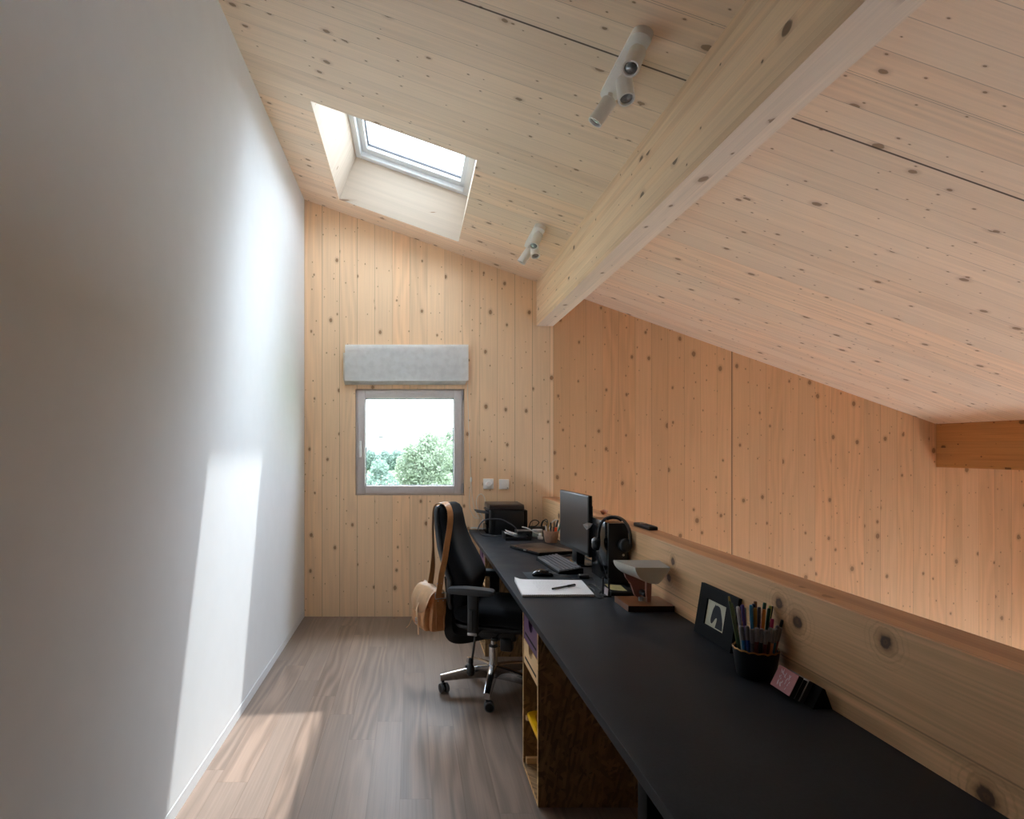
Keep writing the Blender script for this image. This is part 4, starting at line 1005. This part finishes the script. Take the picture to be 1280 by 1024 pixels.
# pen pot with felt pens
PC = Vector((1.047, 1.90, D))
t = thing('pen_pot', 'dark glazed pot with a scalloped gold rim full of felt pens', 'pen pot', PC)
def pring(r, z, sc=0.0, n=72): return [PC + Vector((r*math.cos(2*PI*k/n), r*math.sin(2*PI*k/n), z + sc*abs(math.sin(2*PI*k/n*8)))) for k in range(n)]
m = MB(); m.ring_loft([pring(.03, 0), pring(.05, 0), pring(.053, .004), pring(.057, .03), pring(.0605, .055), pring(.0645, .081, .004), pring(.0605, .081, .004), pring(.05, .012), pring(.02, .01)]); part('pot_body', m, 'pot', t, True, smooth=50)
m = MB(); m.ring_loft([pring(.0648, .0795, .004), pring(.0652, .082, .004), pring(.0635, .0845, .004), pring(.0603, .083, .004), pring(.06, .080, .004)], cap=False); part('rim', m, 'gold', t, True, smooth=50)
for i in range(60):
    pass
def clear_cap(nm, col):
    return plain(nm, col, .3, var=.04)
PCOL = {'blue': '1f6fae', 'deep blue': '1d4f9c', 'grey': '55555c', 'dark red': '5e2420', 'black': '1a1718', 'maroon': '5a1f22', 'brown': '4d2a20', 'peach': 'c98a6c', 'sea blue': '2c6f94', 'dark green': '1f5b4a', 'rose': '9c4a4e',
        'purple': '4f3a80', 'sky blue': '2f86bd', 'ochre': '9c7426', 'navy': '27294a', 'slate': '4b4b58', 'chestnut': '80502b', 'orange': 'c5741e', 'pink': 'b04868', 'forest green': '0f4a35', 'magenta': 'b02a66', 'wine': '5d1e2a', 'jet': '161617', 'teal': '20423f', 'olive': '4f6138', 'moss': '5a6b43', 'white': 'b9bcc2', 'ice': '9aa8b6', 'lime': 'b9c468'}
for k_, v_ in PCOL.items(): M['pc_'+k_] = plain('pen_'+k_.replace(' ', '_'), v_, .4, var=.04)
M['pen_cap'] = plain('frosted_pen_cap', '77747a', .35, var=.05)
lows = ['blue', 'deep blue', 'grey', 'dark red', 'black', 'maroon', 'brown', 'peach', 'sea blue', 'dark green', 'rose']
for k, cn in enumerate(lows):
    a = R(205 + 128*k/(len(lows)-1)); q = Vector((math.cos(a), math.sin(a), 0)); a2 = R(205 + 128*k/(len(lows)-1))
    stick('felt_pen', '%s felt pen with a frosted cap in the outer row of the pot' % cn, 'felt pen', PC + q*.036 + Vector((0, 0, .013)), PC + q*(.0585 if k not in (0, 10) else .064) + Vector((0, 0, .158+.004*math.sin(k*2.3))), .0052, 'pc_'+cn, 'pen_cap', .042, .0062, group='frosted-capped felt pens in the pot')
talls = [('white', 'white', -.040, .01, .205, -.004), ('purple', 'purple', -.026, -.006, .214, -.012), ('ice', 'ice', -.020, .018, .20, 0), ('sky blue', 'sky blue', -.012, -.012, .215, -.002), ('ochre', 'ochre', -.001, -.012, .206, 0), ('navy', 'navy', .006, .012, .213, 0),
         ('slate', 'slate', .012, -.010, .208, 0), ('chestnut', 'chestnut', .016, .022, .219, 0), ('orange', 'orange', .023, -.014, .202, .002), ('pink', 'forest green', .033, .010, .217, .006), ('forest green', 'forest green', .036, -.01, .204, .006), ('magenta', 'magenta', .040, -.026, .176, .004), ('wine', 'lime', .045, .008, .208, .010), ('jet', 'jet', .051, .018, .205, .014)]
for k, (cn, cap, ox, oy, h, lean) in enumerate(talls):
    base = PC + Vector((ox*.55, oy*.9+.012, .013)); top = PC + Vector((ox+lean, oy*.9+.012, h))
    lab = '%s felt pen standing tall in the pot' % cn if cn == cap else '%s felt pen with a %s cap standing tall in the pot' % (cn, cap)
    stick('felt_pen', lab, 'felt pen', base, top, .0046, 'pc_'+cn, 'pc_'+cap, .05, .0052, group='tall felt pens in the pot')
stick('pencil', 'olive pencil leaning out of the pot towards the picture', 'pencil', PC + Vector((-.03, .022, .013)), PC + Vector((-.062, .04, .232)), .0036, 'pc_olive', 'pencil', .014, .003, group='pencils in the pot')
stick('pencil', 'moss green pencil in the pot, shorter than the olive one', 'pencil', PC + Vector((-.022, .03, .013)), PC + Vector((-.05, .044, .21)), .0036, 'pc_moss', 'pc_moss', .014, .003, group='pencils in the pot')
stick('pencil', 'teal pencil leaning out of the pot towards the card decks', 'pencil', PC + Vector((.034, -.006, .013)), PC + Vector((.069, -.02, .175)), .004, 'pc_teal', 'pc_jet', .02, .0042, group='pencils in the pot')
# card decks leaning on a black wedge
def CD(y, a, b):    # a: along the thickness, b: up the face
    return Vector((1.061, y, D+.0005)) + Vector((-.89, 0, .456))*a + Vector((.44, 0, .898))*b
def deck(a0, a1, y0, y1, b1, edge, cover, label, art=False):
    t = thing('card_deck', label, 'card deck', CD((y0+y1)/2, (a0+a1)/2, 0), 0, 'leaning card decks')
    m = MB(); e_ = .001
    m.ring_loft([[CD(y0, a0, 0), CD(y1, a0, 0), CD(y1, a0, b1), CD(y0, a0, b1)], [CD(y0, a1, 0), CD(y1, a1, 0), CD(y1, a1, b1), CD(y0, a1, b1)]]); part('box', m, edge, t, True, smooth=None)
    m = MB(); m.ring_loft([[CD(y0-.0006, a1, -.0005), CD(y1+.0006, a1, -.0005), CD(y1+.0006, a1, b1), CD(y0-.0006, a1, b1)], [CD(y0-.0006, a1+.0014, -.0005), CD(y1+.0006, a1+.0014, -.0005), CD(y1+.0006, a1+.0014, b1), CD(y0-.0006, a1+.0014, b1)]])
    if art:
        m.use(1); rnd = random.Random(5)
        for k in range(26):
            yy = y0 + .022 + .045*rnd.random(); bb = .008 + .04*rnd.random(); an = rnd.random()*1.5+.6; L = .006+.009*rnd.random(); w = .0012+.001*rnd.random()
            dy, db = math.cos(an)*L, math.sin(an)*L; wy, wb = -math.sin(an)*w, math.cos(an)*w
            m.quad(CD(yy, a1+.0017, bb), CD(yy+dy, a1+.0017, bb+db), CD(yy+dy*.8+wy, a1+.0017, bb+db*.8+wb), CD(yy+wy, a1+.0017, bb+wb))
        m.use(0)
    part('cover', m, [cover, 'card_pale'], t, True, smooth=None)
    return t
deck(.0296, .0435, 1.69, 1.778, .061, 'card_black', 'card_pink', 'card deck with a dusty pink cover and pale drawing, front of the three', True)
deck(.0155, .0275, 1.692, 1.776, .058, 'card_black', 'card_white', 'black card deck in the middle between the pink one and the grey one')
deck(.0005, .0135, 1.69, 1.775, .062, 'card_grey', 'card_white', 'grey card deck at the back of the three, against the black wedge')
m = MB(); m.prism([(1.0625, D), (1.0895, D+.0555), (1.096, D+.052), (1.115, D)], lambda p, q, d: (p, d, q), 1.655, 1.76); single('wedge_stand', m, 'black_matte', 'black wedge propping the card decks against the parapet', 'stand', (1.09, 1.71, D), smooth=None)
#DESK>
#<OUT
# ------------------------------------------------------------------ what lies outside the window
ZG = -2.95
m = MB(); m.quad((-140, YB+1.5, ZG), (140, YB+1.5, ZG), (140, 260, ZG), (-140, 260, ZG))
o = struct('ground_meadow', m, 'meadow', label='pale meadow outside the small window', cat='ground')
m = MB(); m.quad((XR+.3, -12, ZG), (30, -12, ZG), (30, YB+1.4, ZG), (XR+.3, YB+1.4, ZG)); struct('ground_terrace', m, 'paving')
m = MB(); rows = []
for j in range(3):
    rows.append([(-90 + 4.5*i, 130 + 14*j, (ZG if j == 0 else ZG + (3.6, 5.6)[j-1] + 1.1*math.sin(i*.9+j) + .6*math.sin(i*2.3))) for i in range(41)])
m.ring_loft(rows, closed=False); struct('hill', m, 'far_hill', label='low hazy wooded ridge on the horizon', cat='hill', smooth=60)
def tree(name, label, cat, x, y, blobs, n, leaf, mat, seed, trunk_r=.08, group=None):
    rnd = random.Random(seed)
    t = thing(name, label, cat, (x, y, ZG), 0, group)
    m = MB(); top = max(b[2] for b in blobs)
    m.tube([(x, y, ZG), (x+.05, y, ZG+top*.5), (x, y, ZG+top*.95)], [trunk_r, trunk_r*.7, trunk_r*.3], 8)
    for b in blobs: m.tube([(x+.02, y, ZG+b[2]*.55), (x+b[0]*.6, y+b[1]*.6, ZG+b[2]*.85), (x+b[0], y+b[1], ZG+b[2])], [trunk_r*.4, trunk_r*.2], 5, 3)
    part('trunk', m, 'bark', t, True)
    bm = bmesh.new(); tot = sum(b[3]**2 for b in blobs)
    for (bx, by, bz, r) in blobs:
        for k in range(int(n*r*r/tot)):
            while True:
                p = Vector((rnd.uniform(-1, 1), rnd.uniform(-1, 1), rnd.uniform(-1, 1)))
                if .25 < p.length < 1: break
            p = p.normalized()*p.length**.5*(1+.16*math.sin(p.x*7+seed)*math.sin(p.z*9))
            c = Vector((x+bx, y+by, ZG+bz)) + p*r
            a = Vector((rnd.uniform(-1, 1), rnd.uniform(-1, 1), rnd.uniform(-1, 1))).normalized(); b_ = a.orthogonal().normalized()
            s = leaf*rnd.uniform(.6, 1.3)
            bm.faces.new([bm.verts.new(c + a*s), bm.verts.new(c + b_*s*.55), bm.verts.new(c - a*s), bm.verts.new(c - b_*s*.55)])
    me = bpy.data.meshes.new('crown'); bm.to_mesh(me); bm.free(); me.materials.append(M[mat])
    o = bpy.data.objects.new('crown', me); C.objects.link(o); o.parent = t
    me.transform(Matrix.Translation(-Vector((x, y, ZG))))
    return t
GT = 'trees outside the window'
tree('leafy_tree', 'big pale leafy tree filling the middle of the window view', 'tree', .45, 25, [(0, 0, 3.75, 1.0), (-.55, .2, 3.2, .8), (.6, .3, 4.1, .8), (.2, 0, 2.6, 1.2), (-.45, -.3, 4.25, .4), (.2, .2, 4.75, .38)], 9000, .075, 'leaf_a', 1, group=GT)
tree('leafy_tree', 'tall leafy tree against the hinge edge of the window, reaching highest', 'tree', 1.95, 29.5, [(0, 0, 4.1, 1.0), (-.6, 0, 3.6, .9), (.3, .2, 3.0, 1.2), (.1, 0, 4.85, .5), (-.5, .3, 4.7, .45)], 8000, .08, 'leaf_a', 2, group=GT)
tree('bushy_tree', 'round dull green bush tree near the handle edge of the window', 'tree', -1.05, 20.5, [(0, 0, 3.1, .62), (.3, .1, 2.6, .6), (-.25, 0, 2.4, .65), (0, 0, 3.75, .3)], 4500, .06, 'leaf_b', 3, group=GT)
tree('bushy_tree', 'yellow green shrub low in the window below the big leafy trees', 'shrub', .75, 15.8, [(0, 0, 2.75, .55), (-.45, .1, 2.6, .45), (.5, 0, 2.8, .5)], 3800, .045, 'leaf_c', 4, .05, group=GT)
tree('bushy_tree', 'low yellow green shrub under the round bush tree', 'shrub', -.95, 14.6, [(0, 0, 2.75, .5), (-.4, .1, 2.7, .45), (.35, 0, 2.5, .4)], 3200, .045, 'leaf_c', 5, .05, group=GT)
for k, (x, y, z, r) in enumerate(((-6.4, 88, 2.9, 1.5), (-3.9, 92, 2.7, 1.4), (-1.9, 86, 2.9, 1.3), (-8.4, 95, 3.2, 1.7), (.4, 90, 3.0, 1.6))):
    lab = ('distant tree first from the window handle side', 'distant tree behind the round bush tree', 'distant tree in the gap between bush tree and big leafy tree', 'distant tree partly behind the window frame at the handle side', 'distant tree behind the big pale leafy tree')[k]
    tree('distant_tree', lab, 'tree', x, y, [(0, 0, z, r), (r*.7, 0, z-.6, r*.8), (-r*.7, .2, z-.5, r*.8)], 2200, .22, 'leaf_b', 20+k, .14, group='trees along the horizon')
t = thing('chimney_stack', 'slim grey factory chimney far off on the horizon', 'chimney', (-5.6, 112, ZG))
m = MB(); m.cyl((-5.6, 112, ZG), (-5.6, 112, 3.6), .5, .38, 20); part('stack', m, 'brick', t, True)
m = MB(); m.lathe([(.38, 0), (.47, .05), (.47, .25), (.36, .3)], (-5.6, 112, 3.5), n=20); part('rim', m, 'roof_out', t, True)
#OUT>

# ------------------------------------------------------------------ light, world, camera
sun = bpy.data.lights.new('sun', 'SUN'); sun.energy = 3.3; sun.angle = R(.9); sun.color = (.97, .99, 1)
so = bpy.data.objects.new('sun', sun); C.objects.link(so)
so.rotation_euler = Vector((-.247, -.392, -1)).to_track_quat('-Z', 'Y').to_euler()
so.location = (2, 3, 8)

def portal(name, loc, direction, sx, sy):
    l = bpy.data.lights.new(name, 'AREA'); l.shape = 'RECTANGLE'; l.size = sx; l.size_y = sy
    l.cycles.is_portal = True
    o = bpy.data.objects.new(name, l); C.objects.link(o); o.location = loc
    o.rotation_euler = Vector(direction).to_track_quat('-Z', 'Y').to_euler(); return o
portal('skylight_portal', roof(-.117, 4.295, .5), -NX, 1.5, 1.1)
portal('window_portal', (-.02, YB+.2, 1.5), (0, -1, 0), 1.0, 1.0)
portal('glazing_portal', (XR+.25, (GY0+GY1)/2, (GZ0+GZ1)/2), (-1, 0, 0), GY1-GY0, GZ1-GZ0)

SKY_BASE, SKY_GLOW, SKY_POW, SKY_COL = 3.6, 38.0, 19.0, (.85, .98, 1.13, 1)
W = bpy.data.worlds.new('sky'); bpy.context.scene.world = W; W.use_nodes = True
nt = W.node_tree; nt.nodes.clear()
o = nt.nodes.new('ShaderNodeOutputWorld'); b = nt.nodes.new('ShaderNodeBackground')
# thin bright cloud: a pale sky that grows several times brighter towards the veiled sun
tc = nt.nodes.new('ShaderNodeTexCoord'); dp = nt.nodes.new('ShaderNodeVectorMath'); dp.operation = 'DOT_PRODUCT'
dp.inputs[1].default_value = Vector((.247, .392, 1)).normalized()
nt.links.new(tc.outputs['Generated'], dp.inputs[0])
def wm(op, a, v):
    n = nt.nodes.new('ShaderNodeMath'); n.operation = op; nt.links.new(a, n.inputs[0]); n.inputs[1].default_value = v; return n.outputs[0]
gl_ = wm('ADD', wm('MULTIPLY', wm('POWER', wm('MAXIMUM', dp.outputs['Value'], 0.0), SKY_POW), SKY_GLOW), SKY_BASE)
b.inputs[0].default_value = SKY_COL; nt.links.new(gl_, b.inputs[1])
nt.links.new(b.outputs[0], o.inputs[0])

cam = bpy.data.cameras.new('camera'); cam.sensor_fit = 'HORIZONTAL'; cam.sensor_width = 36
cam.lens = 780/1280*36; cam.shift_x = 125/1280; cam.shift_y = 49.5/1280; cam.clip_start = .02; cam.clip_end = 600
co = bpy.data.objects.new('camera', cam); C.objects.link(co); co.location = (0, 0, 1.439); co.rotation_euler = (PI/2, 0, 0)
S = bpy.context.scene; S.camera = co
S.view_settings.view_transform = 'Standard'; S.view_settings.look = 'None'; S.view_settings.exposure = 1.22; S.view_settings.gamma = 1.0
S.view_settings.use_curve_mapping = False
S.cycles.max_bounces = 14; S.cycles.diffuse_bounces = 8; S.cycles.transparent_max_bounces = 24
